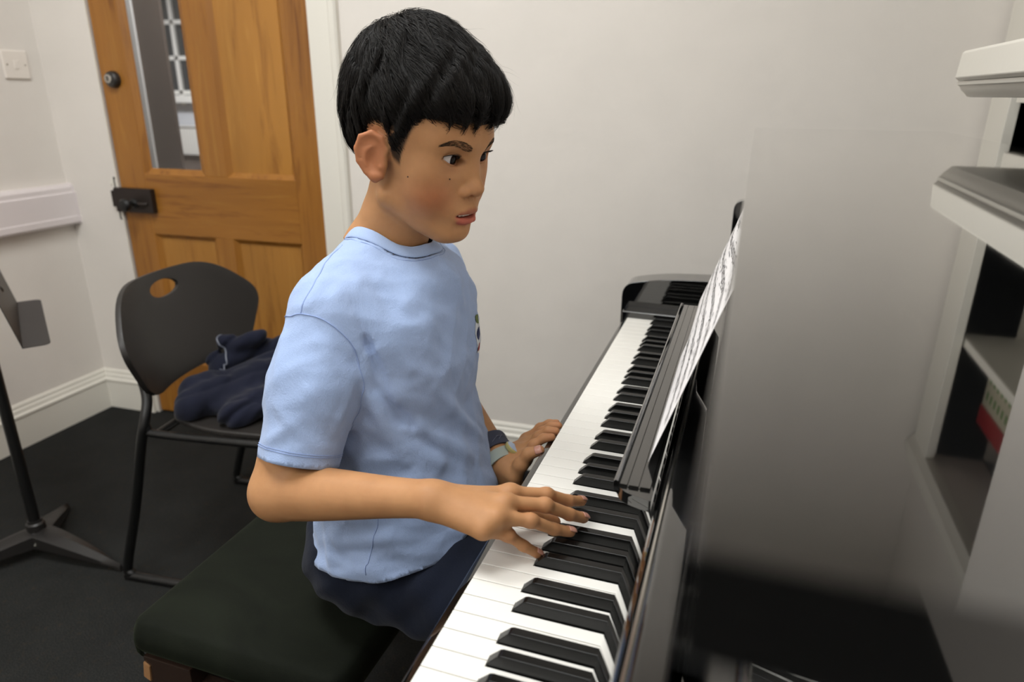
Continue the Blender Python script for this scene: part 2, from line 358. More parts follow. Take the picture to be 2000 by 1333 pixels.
# ------------------------------------------------------------------ mantelshelf on the breast, above the back of the piano
t = empty('mantel_shelf', (0.62, -0.8, 1.17), label='white painted moulded mantel shelf jutting over the right end of the piano lid', cat='shelf')
cr = lambda pts, dz=0: [(x-0.62, z-1.17+dz) for x, z in pts]
F0 = [(0.552, 1.197), (0.540, 1.200), (0.536, 1.205), (0.545, 1.250), (0.560, 1.252), (0.70, 1.252), (0.70, 1.197)]
OG = [(0.552, 1.197), (0.556, 1.188), (0.566, 1.181), (0.572, 1.172), (0.578, 1.1705), (0.70, 1.1705), (0.70, 1.197)]
MB().prism(cr([(0.546, 1.1975), (0.540, 1.203), (0.543, 1.243), (0.547, 1.2475), (0.715, 1.2475), (0.715, 1.1975)]), -1.0, 0.885, 'y', bev=0.001, seg=1).build('shelf_board', M['trim'], t, ang=25)
MB().prism(cr([(0.5475, 1.197), (0.549, 1.191), (0.553, 1.189), (0.557, 1.182), (0.564, 1.176), (0.568, 1.1715), (0.574, 1.1705), (0.715, 1.1705), (0.715, 1.197)]), -1.0, 0.900, 'y').build('ogee_moulding', M['trim'], t, ang=25)

# ------------------------------------------------------------------ upright piano
KZ = 0.72; KW = 0.0235
pno = empty('upright_piano', (0.36, -0.61, 0), label='glossy black upright piano with its keyboard open in front of the boy', cat='piano')
PI = Matrix.Translation((-0.36, 0.61, 0))
def pp(name, mb, mat='lacquer', par=pno, **k): return mb.build(name, M[mat], par, M=PI, **k)
YA, YB = 0.105, -1.327        # bass end, treble end
XB = 0.53
pp('side_panel', MB().prism(fillet([(0.19, 0.02), (0.19, 0.968), (0.226, 0.972), (0.236, 1.088), (XB, 1.088), (XB, 0.02)], [0, 0.022, 0.01, 0, 0, 0]), YA-0.035, YA-0.001, 'y', bev=0.0015))
pp('side_panel', MB().prism(fillet([(0.19, 0.02), (0.19, 0.968), (0.226, 0.972), (0.236, 1.088), (XB, 1.088), (XB, 0.02)], [0, 0.022, 0.01, 0, 0, 0]), YB+0.001, YB+0.035, 'y', bev=0.0015))
pp('lid', MB().box(0.212, 0.545, YB, YA, 1.090, 1.110, bev=0.0006, seg=3), ang=50)
pp('upper_front_panel', MB().prism([(0.212, 0.845), (0.243, 1.088), (0.260, 1.088), (0.230, 0.845)], YB+0.036, YA-0.036, 'y', bev=0.002))
pp('lower_front_panel', MB().box(0.20, 0.22, YB+0.036, YA-0.036, 0.12, 0.60, bev=0.002))
pp('plinth', MB().box(0.185, 0.215, YB+0.036, YA-0.036, 0.0, 0.119, bev=0.002))
pp('back_frame', MB().box(XB-0.04, XB, YB+0.036, YA-0.036, 0.02, 1.088))
pp('key_bed', MB().box(-0.02, 0.22, YB+0.036, YA-0.036, 0.615, 0.665, bev=0.003))
pp('key_slip', MB().box(-0.0135, -0.0035, YB+0.075, YA-0.08, 0.655, 0.7085, bev=0.0022, seg=3))
# arms with rounded fronts, and the key blocks inside them
arm = fillet([(-0.022, 0.60), (-0.022, 0.782), (0.06, 0.799), (0.20, 0.806), (0.20, 0.60)], [0.01, 0.026, 0.05, 0, 0], 6)
for a, b in ((0.042, YA-0.001), (YB+0.001, YB+0.062)):
    pp('arm', MB().prism(arm, a, b, 'y', bev=0.004, seg=3))
for a, b in ((0.001, 0.0415), (YB+0.0625, -52*KW-0.001)):
    pp('key_block', MB().box(-0.013, 0.165, a, b, 0.665, 0.7335, bev=0.003, seg=3))
# fallboard, open: concave foot behind the keys, standing leaf, folded flap behind it
fbp = [(0.1420+0.0285*(k/40)**1.6, 0.7345+0.1065*k/40) for k in range(41)] + [(0.1735, 0.8455), (0.1765, 0.845), (0.178, 0.80), (0.178, 0.74), (0.150, 0.7345)]
pp('fallboard', MB().prism(fbp, -1.2595, 0.0375, 'y'), ang=30)
flap = fillet([(0.179, 0.78), (0.176, 0.842), (0.180, 0.850), (0.203, 0.853), (0.206, 0.846), (0.206, 0.78)], [0, .003, .004, .004, .003, 0])
pp('fallboard_flap', MB().prism(flap, -1.2585, 0.0365, 'y', bev=0.001), ang=40)
pp('hinge', MB().tube([(0.178, -1.25, 0.8465), (0.178, 0.03, 0.8465)], 0.0022, 8), 'steel')
pp('felt_strip', MB().box(0.1425, 0.152, -1.222, 0.0, 0.722, 0.7335), 'dark')
# music ledge on the fallboard: lip, two grooves
y0, y1 = -0.889, -0.290
led = [(0.163, 0.832), (0.163, 0.8465), (0.1545, 0.8465), (0.154, 0.8445), (0.1532, 0.8445), (0.1527, 0.8465), (0.1445, 0.8465), (0.144, 0.8445), (0.1432, 0.8445), (0.1427, 0.8465),
       (0.1365, 0.8465), (0.1355, 0.8455), (0.1350, 0.8485), (0.1325, 0.8495), (0.1308, 0.848), (0.131, 0.840), (0.136, 0.8335)]
def rounded_ends(mbm):
    pass
pp('music_ledge', MB().prism([(x, z) for x, z in led], y0+0.010, y1-0.006, 'y'), ang=25)
core = fillet([(0.1335, y0+0.004), (0.166, y0-0.006), (0.166, y1+0.004), (0.1335, y1)], [0.020, 0.002, 0.002, 0.01], 8)
pp('ledge_board', MB().prism(core, 0.8325, 0.8440, 'z', bev=0.002, seg=3), ang=50)
# keys
OFFS = {1: 21.15, 3: 49.35, 6: 90.65, 8: 117.5, 10: 144.35}
def by(octv, semi): return -((2+7*(octv-1))*0.0235 + OFFS[semi]/1000)   # centre of a black key
blacks = [-(0.0235+0.0005)] + [by(o, s) for o in range(1, 8) for s in (1, 3, 6, 8, 10)]
G = 0.00045; BW = 0.0066; XF, XK = 0.0525, 0.1455
for n in range(52):
    yh, yl = -n*KW-G, -(n+1)*KW+G          # far edge, near edge
    cut_h = max([b-BW for b in blacks if yl < b-BW < yh and b > yh-0.012] + [9], key=lambda v: -abs(v-yh)) if any(b-BW < yh < b+BW for b in blacks) else None
    cut_l = [b+BW for b in blacks if b-BW < yl < b+BW]
    ch = [b-BW for b in blacks if b-BW < yh < b+BW]
    if not ch: ch = [yh]
    if not cut_l: cut_l = [yl]
    out = [(0.0, yl), (0.0, yh)]
    if ch[0] != yh: out += [(XF-0.001, yh), (XF-0.001, ch[0])]
    out += [(XK, ch[0]), (XK, cut_l[0])]
    if cut_l[0] != yl: out += [(XF-0.001, cut_l[0]), (XF-0.001, yl)]
    mb = MB().prism(out, KZ-0.013, KZ, 'z', bev=0.0007, seg=2)
    mb.box(0.003, XK, max(yl, cut_l[0])+0.001, min(yh, ch[0])-0.001, KZ-0.035, KZ-0.0132)
    pp('white_key', mb, 'white_key', ang=60)
bk = MB()
prof = [(XF, KZ-0.01), (XF, KZ+0.0015), (XF+0.0095, KZ+0.0112), (XF+0.0125, KZ+0.0122), (XK-0.0005, KZ+0.0125), (XK-0.0005, KZ-0.01)]
def black_mesh():
    b = bmesh.new(); sec = []
    for (x, z) in prof:
        h = 0.0056 if z < KZ+0.003 else 0.0045
        sec.append((b.verts.new((x, -h, z)), b.verts.new((x, h, z))))
    n = len(sec)
    b.faces.new([s[0] for s in sec]); b.faces.new([s[1] for s in sec][::-1])
    for i in range(n):
        j = (i+1) % n; b.faces.new((sec[i][0], sec[i][1], sec[j][1], sec[j][0]))
    bmesh.ops.recalc_face_normals(b, faces=b.faces[:])
    bmesh.ops.bevel(b, geom=b.edges[:], offset=0.0008, segments=3, profile=0.5, affect='EDGES')
    return b
kb = MB(); kb.add(black_mesh()); k0 = kb.build('black_key', M['black_key'], pno, ang=50, M=None)
for i, y in enumerate(blacks):
    o = k0 if i == 0 else k0.copy()
    if i: COL.objects.link(o); o.parent = pno
    o.location = (-0.36, y+0.61, 0)
# gilt maker's lettering on the fallboard (letters are upside-up facing the player)
def lettering(txt, size, mat, parent, Mx, name):
    cu = bpy.data.curves.new(name, 'FONT'); cu.body = txt; cu.size = size; cu.extrude = 0.0002; cu.align_x = 'CENTER'; cu.resolution_u = 3
    ob = bpy.data.objects.new(name, cu); COL.objects.link(ob); dg = bpy.context.evaluated_depsgraph_get(); dg.update()
    me = bpy.data.meshes.new_from_object(ob.evaluated_get(dg)); bpy.data.objects.remove(ob, do_unlink=True)
    me.transform(Mx); return link(name, me, mat, parent)
M['gilt'] = simple('gilt', srgb(170, 130, 60), 0.35, metal=0.9)
lettering('YAMAHA', 0.024, M['gilt'], pno, PI @ Matrix.Translation((0.2135, -0.611, 0.868)) @ Matrix.Rotation(R(-6), 4, 'Y') @ Matrix.Rotation(R(-90), 4, 'Z') @ Matrix.Rotation(R(90), 4, 'X'), 'maker_lettering')
# pedals
for y in (-0.70, -0.61, -0.52):
    pp('pedal', MB().prism(fillet([(0.06, y-0.022), (0.06, y+0.022), (0.19, y+0.010), (0.19, y-0.010)], [0.018, 0.018, 0.004, 0.004]), 0.05, 0.058, 'z', bev=0.002), 'steel')

# ------------------------------------------------------------------ sheet music on the ledge
sm = empty('sheet_music', (0.155, -0.575, 0.849), label='white sheet music pages propped on the music ledge of the piano', cat='sheet music')
M['paper'] = simple('paper', srgb(240, 237, 236), 0.75); M['ink'] = simple('ink', srgb(28, 26, 28), 0.8)
PK = 0.33
def page(ya, yb, h, lift, wob, seed, name='page'):
    nY, nZ = 40, 24; V = []; F = []
    def P(a, b, off=0.0):   # a 0..1 near->far, b 0..1 up
        y = ya+(yb-ya)*a; bow = 0.004*math.sin(a*math.pi*1.5+seed)*b + wob*math.sin(a*9+seed*2)*(b*b) 
        x = PK*h*b*0.95 + lift - off*0.95 - bow; return (x, y, h*b*0.95 + off*0.3)
    for j in range(nZ+1):
        for i in range(nY+1): V.append(P(i/nY, j/nZ))
    for j in range(nZ):
        for i in range(nY): q = j*(nY+1)+i; F.append((q, q+1, q+nY+2, q+nY+1))
    me = bpy.data.meshes.new(name); me.from_pydata(V, [], F)
    pg = link(name, me, M['paper'], sm, True)
    so = pg.modifiers.new('thick', 'SOLIDIFY'); so.thickness = 0.0003; so.offset = 1
    # printed staves and notes
    rn = random.Random(seed); W_ = abs(yb-ya); Vn = []; Fn = []
    def quad(a0, a1, b0, b1, n=1):
        for k in range(n):
            s0, s1 = a0+(a1-a0)*k/n, a0+(a1-a0)*(k+1)/n; q = len(Vn)
            Vn.extend([P(s0, b0, 0.0005), P(s1, b0, 0.0005), P(s1, b1, 0.0005), P(s0, b1, 0.0005)]); Fn.append((q, q+1, q+2, q+3))
    ns = 8; top = 0.90
    for s in range(ns):
        b = top-s*(0.84/ns); sp = 0.0017/h
        for k in range(5): quad(0.05, 0.95, b-k*sp, b-k*sp+0.00045/h, 20)
        a = 0.09
        for bar in range(5): quad(0.05+0.18*bar*1.25, 0.0515+0.18*bar*1.25, b-4*sp, b)
        while a < 0.94:
            if rn.random() < 0.86:
                nb = b-sp*rn.choice([0, .5, 1, 1.5, 2, 2.5, 3, 3.5, 4, 4.5]); dw = 0.0030/W_; dh = 0.0021/h
                quad(a, a+dw, nb-dh/2, nb+dh/2); st = rn.choice([1, -1]); quad(a+(dw if st > 0 else 0), a+(dw if st > 0 else 0)+0.0007/W_, nb, nb+st*0.0075/h)
                if rn.random() < 0.45 : quad(a, a+0.013/W_, nb+st*0.006/h, nb+st*0.0068/h)
            a += rn.choice([0.004, 0.006, 0.010])/W_
    men = bpy.data.meshes.new('printed_music'); men.from_pydata(Vn, [], Fn); link('printed_music', men, M['ink'], pg)
    return pg
page(-0.262, 0.02, 0.246, 0.000, 0.0012, 3)
page(0.005, 0.300, 0.246, 0.0035, 0.0015, 5)

# ------------------------------------------------------------------ piano bench
bn = empty('piano_bench', (-0.36, -0.575, 0), label='piano bench with dark green velvet cushion under the boy', cat='bench')
BM = Matrix.Translation((0.36, 0.575, 0)).inverted()
def bb(name, mb, mat='lacquer', **k): return mb.build(name, M[mat], bn, M=Matrix.Translation((0.36, 0.575, 0)), **k)
def cushion():
    nx, ny = 40, 60; x0, x1, yy0, yy1 = -0.530, -0.19, -0.865, -0.295; V = []; F = []
    zt = 0.473
    def pt(u, v):
        su = math.copysign(abs(u)**1.0, u); sv = v; x = (x0+x1)/2+su*(x1-x0)/2; y = (yy0+yy1)/2+sv*(yy1-yy0)/2
        e = max(abs(u), abs(v)); du = (1-abs(u))*(x1-x0)/2; dv = (1-abs(v))*(yy1-yy0)/2
        r = 0.018; f = lambda d: 0 if d > r else r-math.sqrt(max(0, r*r-(r-d)**2))
        z = zt+0.010-f(du)*0.9-f(dv)*0.9+0.010*(1-u*u)*(1-v*v)
        # sag where the boy sits
        g = math.exp(-(((x+0.235)/0.13)**2+((y+0.63)/0.15)**2)); z -= 0.006*g
        return (x, y, z)
    tt = lambda k, n: math.sin((k/n*2-1)*math.pi/2)*0.35+(k/n*2-1)*0.65
    for j in range(ny+1):
        for i in range(nx+1): V.append(pt(max(-1, min(1, tt(i, nx))), max(-1, min(1, tt(j, ny)))))
    for j in range(ny):
        for i in range(nx): q = j*(nx+1)+i; F.append((q, q+1, q+nx+2, q+nx+1))
    rim = [i for i in range(nx+1)] + [j*(nx+1)+nx for j in range(1, ny+1)] + [ny*(nx+1)+i for i in range(nx-1, -1, -1)] + [j*(nx+1) for j in range(ny-1, 0, -1)]
    prev = rim
    for dz, ins in ((-0.010, -0.0015), (-0.022, -0.0005), (-0.032, 0.004), (-0.037, 0.010)):
        base = len(V)
        for q in rim:
            x, y, z = V[q]; cx, cy = -0.3585, -0.576; lx = 1 if abs(x-x0) < 1e-6 or abs(x-x1) < 1e-6 else 0; ly = 1 if abs(y-yy0) < 1e-6 or abs(y-yy1) < 1e-6 else 0
            V.append((x+(ins if x < cx else -ins)*lx, y+(ins if y < cy else -ins)*ly, z+dz))
        cur = list(range(base, base+len(rim)))
        for k in range(len(rim)): F.append((prev[k], cur[k], cur[(k+1) % len(rim)], prev[(k+1) % len(rim)]))
        prev = cur
    F.append(tuple(prev))
    b = bmesh.new(); bv = [b.verts.new(v) for v in V]
    for f in F: b.faces.new([bv[i] for i in f])
    # round the plan corners
    for v in b.verts:
        dx = min(v.co.x-x0, x1-v.co.x); dy = min(v.co.y-yy0, yy1-v.co.y); rc = 0.022
        if dx < rc and dy < rc:
            px, py = rc-dx, rc-dy; l = math.hypot(px, py)
            m = max(px, py)
            if l > 1e-9:
                k = m/l; npx, npy = px*k, py*k
                v.co.x += (px-npx)*(1 if v.co.x < -0.3585 else -1); v.co.y += (py-npy)*(1 if v.co.y < -0.576 else -1)
    bmesh.ops.recalc_face_normals(b, faces=b.faces[:]); return b
mb = MB(); mb.add(cushion()); bb('cushion', mb, 'velvet', ang=80)
bb('seat_rail', MB().box(-0.500, -0.215, -0.835, -0.315, 0.395, 0.440, bev=0.003), 'lacquer')
M['walnut'] = simple('dark_brown_leg_lacquer', srgb(46, 34, 28), 0.25, bump=(30, 0.1, 0.001)); M['chip'] = simple('chipped_bare_wood', srgb(150, 110, 70), 0.8, bump=(200, 0.8, 0.002))
for sx, sy in ((-1, -1), (-1, 1), (1, -1), (1, 1)):
    cx, cy = (-0.478 if sx < 0 else -0.238), (-0.812 if sy < 0 else -0.335)
    lg = MB().prism([(cx-0.022, cy-0.022), (cx+0.022, cy-0.022), (cx+0.022, cy+0.022), (cx-0.022, cy+0.022)], 0.0, 0.394, 'z', bev=0.004)
    leg = bb('leg', lg, 'walnut')
for y in (-0.838, -0.318): bb('side_rail', MB().box(-0.505, -0.235, y-0.008, y+0.008, 0.355, 0.394, bev=0.002), 'walnut')
# foot stretcher end that shows beyond the cushion, and the turned height knob
br = bb('bracket', MB().box(-0.512, -0.43, -0.862, -0.825, 0.380, 0.428, bev=0.003), 'walnut')
bb('chipped_corner', MB().prism([(-0.515, 0.392), (-0.510, 0.420), (-0.500, 0.414), (-0.503, 0.386)], -0.8645, -0.850, 'y', bev=0.0015), 'chip')
for y, s in ((-0.858, 1), (-0.292, -1)):
    K = Matrix.Translation((-0.352, y, 0.420)) @ Matrix.Rotation(R(90)*s, 4, 'X')
    kn = MB().lathe([(0.008, -0.02), (0.008, 0.006), (0.017, 0.008), (0.0235, 0.014), (0.0215, 0.018), (0.0245, 0.022), (0.026, 0.030), (0.0245, 0.036), (0.021, 0.0385), (0.0225, 0.042), (0.018, 0.048), (0.001, 0.051)], 32)
    kn.bm.transform(K); bb('height_knob', kn, 'lacquer', ang=50)
K = Matrix.Translation((-0.372, -0.902, 0.368)) @ Matrix.Rotation(R(90), 4, 'X')
cc = MB().lathe([(0.001, -0.012), (0.015, -0.008), (0.019, 0.0), (0.015, 0.007), (0.001, 0.010)], 14)
rn = random.Random(2)
for v in cc.bm.verts: v.co *= 1+0.12*(rn.random()-0.5)
cc.bm.transform(K)

# ------------------------------------------------------------------ black stacking chair
CH = (-1.163, -0.353); CYAW = math.atan2(0.1062, 0.9943)
ch = empty('stacking_chair', (-1.187, -0.12, 0), CYAW, label='black plastic stacking chair with an oval handle hole by the door', cat='chair')
HW = 0.235
def side(y):
    s = -1 if y < 0 else 1
    a = [(0.44, y, 0.012), (0.03, y, 0.010), (0.006, y, 0.02), (0.002, y, 0.045), (0.060, y, 0.22), (0.112, y, 0.40), (0.126, y*0.97, 0.455), (0.120, y*0.86, 0.50), (0.098, y*0.78, 0.55), (0.080, y*0.76, 0.62)]
    b = [(0.125, y*0.97, 0.455), (0.130, y*0.97, 0.438), (0.155, y*0.97, 0.426), (0.44, y*0.97, 0.432), (0.475, y*0.97, 0.43), (0.488, y*0.97, 0.41), (0.488, y, 0.36), (0.46, y, 0.05), (0.455, y, 0.022), (0.44, y, 0.012)]
    return a, b
def sm_path(pts, n=6):
    P = [Vector(p) for p in pts]; out = []
    for i in range(len(P)-1):
        p0, p1, p2, p3 = P[max(i-1, 0)], P[i], P[i+1], P[min(i+2, len(P)-1)]
        for k in range(n):
            t = k/n; out.append(0.5*((2*p1)+(-p0+p2)*t+(2*p0-5*p1+4*p2-p3)*t*t+(-p0+3*p1-3*p2+p3)*t**3))
    out.append(P[-1]); return out
for y in (-HW, HW):
    a, b = side(y)
    MB().tube(sm_path(a), 0.0115, 14).build('side_frame', M['black_metal'], ch)
    MB().tube(sm_path(b), 0.0095, 14).build('seat_tube', M['black_metal'], ch)
MB().tube([(0.47, -HW*0.97, 0.415), (0.47, HW*0.97, 0.415)], 0.009).build('crossbar', M['black_metal'], ch)
MB().tube([(0.15, -HW*0.97, 0.424), (0.15, HW*0.97, 0.424)], 0.009).build('crossbar', M['black_metal'], ch)
def chair_back():
    # outline (v across, z up), concave toward the sitter
    out = fillet([(-0.165, 0.748), (0.165, 0.748), (0.270, 0.640), (0.195, 0.490), (-0.195, 0.490), (-0.270, 0.640)], [0.09, 0.09, 0.05, 0.06, 0.06, 0.05], 10)
    hole = [(0.052*math.cos(a), 0.706+0.021*math.sin(a)) for a in [2*math.pi*k/28 for k in range(28)]]
    b = bmesh.new(); vo = [b.verts.new((0, p[0], p[1])) for p in out]; vh = [b.verts.new((0, p[0], p[1])) for p in hole]
    eo = [b.edges.new((vo[i], vo[(i+1) % len(vo)])) for i in range(len(vo))]; eh = [b.edges.new((vh[i], vh[(i+1) % len(vh)])) for i in range(len(vh))]
    bmesh.ops.triangle_fill(b, use_beauty=True, use_dissolve=False, edges=eo+eh)
    bmesh.ops.subdivide_edges(b, edges=[e for e in b.edges if e.calc_length() > 0.05], cuts=3, use_grid_fill=True)
    bmesh.ops.triangulate(b, faces=b.faces[:])
    for _ in range(2):
        L = [e for e in b.edges if e.calc_length() > 0.03]
        if L: bmesh.ops.subdivide_edges(b, edges=L, cuts=1); bmesh.ops.triangulate(b, faces=b.faces[:])
    for v in b.verts:
        y, z = v.co.y, v.co.z
        v.co.x = 0.062+(y/0.25)**2*0.075-(z-0.6)*0.22
    return b
mb = MB(); mb.add(chair_back()); bk_ = mb.build('backrest', M['black_plastic'], ch, ang=60)
s = bk_.modifiers.new('thick', 'SOLIDIFY'); s.thickness = 0.012; s.offset = 0
s = bk_.modifiers.new('bev', 'BEVEL'); s.width = 0.004; s.segments = 3; s.limit_method = 'ANGLE'; s.angle_limit = R(50)
def chair_seat():
    out = fillet([(0.14, -0.17), (0.14, 0.17), (0.27, 0.225), (0.50, 0.215), (0.50, -0.215), (0.27, -0.225)], [0.05, 0.05, 0.08, 0.06, 0.06, 0.08], 8)
    return out
mb = MB().prism(chair_seat(), 0.437, 0.451, 'z', bev=0.004, seg=3); mb.build('seat', M['black_plastic'], ch, ang=50)

# ------------------------------------------------------------------ music stand at the left edge
ms = empty('music_stand', (-1.475, -0.345, 0), label='black metal music stand cut off by the left edge', cat='music stand')
hub = Vector((0, 0, 0.055))
def foot(ang, L):
    n = 14; V = []; F = []
    for i in range(n+1):
        t = i/n; x = t*L; zc = 0.058*(1-t)**0.8+0.006; wd = 0.028*(1-t**1.8)+0.004; zt = 0.02+0.052*(1-t**1.5); th = 0.010+0.03*(1-t)
        zt = max(zt, 0.012)
        for (u, v) in ((-wd, zt-th if i < n else 0.002), (-wd*0.92, zt-0.006), (0, zt+0.004), (wd*0.92, zt-0.006), (wd, zt-th if i < n else 0.002)): V.append((x, u, max(0.001, v)))
    for i in range(n):
        for k in range(4): q = i*5+k; F.append((q, q+1, q+6, q+5))
        F.append((i*5, i*5+5, i*5+9, i*5+4))
    F.append((0, 1, 2, 3, 4)); F.append(tuple(n*5+k for k in (4, 3, 2, 1, 0)))
    b = bmesh.new(); bv = [b.verts.new(v) for v in V]
    for f in F: b.faces.new([bv[i] for i in f])
    b.transform(Matrix.Rotation(ang, 4, 'Z')); bmesh.ops.recalc_face_normals(b, faces=b.faces[:])
    mb = MB(); mb.add(b); return mb
for a, L in ((R(1), 0.270), (R(122), 0.20), (R(241), 0.275)):
    foot(a, L).build('leg', M['stand_metal'], ms, ang=40)
MB().lathe([(0.028, 0.03), (0.028, 0.062), (0.022, 0.07), (0.022, 0.09), (0.017, 0.094), (0.017, 0.10)]).build('collar', M['stand_metal'], ms)
MB().tube([(0, 0, 0.08), (0, 0, 0.66)], 0.0135, 20).build('pole', M['black_metal'], ms)
M['scuff'] = simple('worn_paint', srgb(130, 128, 120), 0.7)
MB().prism([(-0.012, -0.004), (-0.004, 0.006), (0.003, 0.001), (0.012, 0.007), (0.010, -0.007), (0.001, -0.004), (-0.005, -0.010)], 0.0, 0.001, 'z').build('scuff_mark', M['scuff'], ms, M=Matrix.Translation((0.031, -0.024, 0.050)) @ Matrix.Rotation(R(-38), 4, 'Z') @ Matrix.Rotation(R(90), 4, 'Y') @ Matrix.Rotation(R(90), 4, 'Z'))

# the desk: a lipped tray with the back panel leaning away
DA = Vector((-0.81, 0.586, 0)); DB = Vector((0.586, 0.81, 0)); D0 = Vector((-1.298, -0.388, 0.62))-Vector((-1.475, -0.345, 0))
DM = Matrix(((DA.x, DB.x, 0, D0.x), (DA.y, DB.y, 0, D0.y), (0, 0, 1, D0.z), (0, 0, 0, 1)))
dk = MB().prism(fillet([(0, 0.0), (0.44, 0.0), (0.44, 0.056), (0, 0.056)], [0.004, 0.004, 0.02, 0.02], 6), -0.001, 0.001, 'z', bev=0.0006)
dk.prism([(0.0, 0.002), (0.002, 0.0), (-0.068, 0.33), (-0.07, 0.33)], 0.004, 0.436, 'x')
dk.bm.transform(DM); dk.build('desk', M['stand_metal'], ms, ang=40)
MB().tube([(0, 0, 0.65), (0, 0, 0.675), (0.0, 0.03, 0.70), (-0.012, 0.066, 0.712)], 0.011, 14).build('desk_bracket', M['stand_metal'], ms)
# ------------------------------------------------------------------ organic surfaces: smooth blends of tapered solids, meshed by surface nets
def smin(a, b, k):
    if k <= 0: return np.minimum(a, b)
    h = np.clip(0.5+0.5*(b-a)/k, 0, 1); return b*(1-h)+a*h-k*h*(1-h)
def smax(a, b, k): return -smin(-a, -b, k)
def sph(P, c, r): return np.sqrt(((P-np.asarray(c))**2).sum(-1))-r
def ell(P, c, r, Rm=None):
    q = P-np.asarray(c)
    if Rm is not None: q = q@Rm
    r = np.asarray(r); k0 = np.sqrt(((q/r)**2).sum(-1)); k1 = np.sqrt(((q/r**2)**2).sum(-1))+1e-9
    return k0*(k0-1)/k1
def cap(P, a, b, ra, rb=None):
    a = np.asarray(a, float); b = np.asarray(b, float); rb = ra if rb is None else rb
    d = b-a; L2 = (d*d).sum()+1e-12; t = np.clip(((P-a)@d)/L2, 0, 1)
    q = P-a-t[..., None]*d
    return np.sqrt((q*q).sum(-1))-(ra+(rb-ra)*t)
def chain(P, pts, rs, k=0.004):
    D = None
    for i in range(len(pts)-1):
        e = cap(P, pts[i], pts[i+1], rs[i], rs[i+1]); D = e if D is None else smin(D, e, k)
    return D
def surface_nets(prims, h, lo, hi, B=8, slack=1.0):
    """prims: list of (fn, lo3, hi3, k) combined in turn by smooth union; returns V, F"""
    lo = np.asarray(lo, float); hi = np.asarray(hi, float); nb = np.ceil((hi-lo)/(h*B)).astype(int)
    g = np.stack(np.meshgrid(*[np.arange(n) for n in nb], indexing='ij'), -1).reshape(-1, 3)
    cen = lo+(g+0.5)*h*B; half = h*B*0.5*1.7321
    def evalf(C, pts, pad):
        D = np.full(pts.shape[:-1], 9.0)
        for fn, a, b, k in prims:
            m = np.all((C > np.asarray(a)-pad-k) & (C < np.asarray(b)+pad+k), axis=1)
            if m.any():
                D[m] = smin(D[m], fn(pts[m]), k) if k >= 0 else smax(D[m], -fn(pts[m]), -k)
        return D
    D = evalf(cen, cen, half+0.05)
    keep = np.abs(D) < half*1.25*slack+0.002
    g = g[keep]; cen = cen[keep]
    off = np.stack(np.meshgrid(*[np.arange(B+1)]*3, indexing='ij'), -1)
    out = []
    Vk = []; Vp = []; Q = []
    S = 1 << 20
    for s in range(0, len(g), 1500):
        gg = g[s:s+1500]; idx = (gg*B)[:, None, None, None, :]+off; P = lo+idx*h
        D = evalf(cen[s:s+1500], P, half+0.012)
        ins = D < 0
        c8 = np.zeros(D[:, :-1, :-1, :-1].shape, int)
        for a in (0, 1):
            for b in (0, 1):
                for c in (0, 1): c8 += ins[:, a:a+B, b:b+B, c:c+B]
        n_, i_, j_, k_ = np.nonzero((c8 > 0) & (c8 < 8))
        if len(n_) == 0: continue
        acc = np.zeros((len(n_), 3)); cnt = np.zeros(len(n_))
        for ax in range(3):
            for u in (0, 1):
                for v in (0, 1):
                    o = [0, 0, 0]; o[(ax+1) % 3] = u; o[(ax+2) % 3] = v; o2 = list(o); o2[ax] = 1
                    d0 = D[n_, i_+o[0], j_+o[1], k_+o[2]]; d1 = D[n_, i_+o2[0], j_+o2[1], k_+o2[2]]
                    m = (d0 < 0) != (d1 < 0); t = np.where(m, d0/np.where(m, d0-d1, 1), 0)
                    p = np.zeros((len(n_), 3)); p += o; p[:, ax] += t; acc += p*m[:, None]; cnt += m
        cell = gg[n_]*B+np.stack([i_, j_, k_], -1)
        Vp.append(lo+(cell+acc/cnt[:, None])*h); Vk.append((cell[:, 0]*S+cell[:, 1])*S+cell[:, 2])
        for ax in range(3):
            sl0 = [slice(None), slice(0, B), slice(0, B), slice(0, B)]; sl1 = list(sl0); sl1[ax+1] = slice(1, B+1)
            a = ins[tuple(sl0)]; b = ins[tuple(sl1)]; n2, i2, j2, k2 = np.nonzero(a != b)
            base = gg[n2]*B+np.stack([i2, j2, k2], -1); fl = a[n2, i2, j2, k2]
            e1 = np.zeros(3, int); e1[(ax+1) % 3] = 1; e2 = np.zeros(3, int); e2[(ax+2) % 3] = 1
            q = np.stack([base-e1-e2, base-e2, base, base-e1], 1); q[~fl] = q[~fl][:, ::-1]
            Q.append((q[..., 0]*S+q[..., 1])*S+q[..., 2])
    Vk = np.concatenate(Vk); Vp = np.concatenate(Vp); Q = np.concatenate(Q)
    Vk, ui = np.unique(Vk, return_index=True); Vp = Vp[ui]
    pos = np.searchsorted(Vk, Q); pos = np.minimum(pos, len(Vk)-1); ok = (Vk[pos] == Q).all(1)
    return Vp, pos[ok]
def to_mesh(name, V, F, mat, parent, M=None):
    if M is not None: V = V@np.array(M.to_3x3()).T+np.array(M.translation)
    me = bpy.data.meshes.new(name); me.vertices.add(len(V)); me.vertices.foreach_set('co', V.astype(np.float32).ravel())
    me.loops.add(F.size); me.loops.foreach_set('vertex_index', F.astype(np.int32).ravel())
    me.polygons.add(len(F)); me.polygons.foreach_set('loop_start', np.arange(0, F.size, F.shape[1], dtype=np.int32))
    me.update(calc_edges=True); me.validate()
    return link(name, me, mat, parent, True)
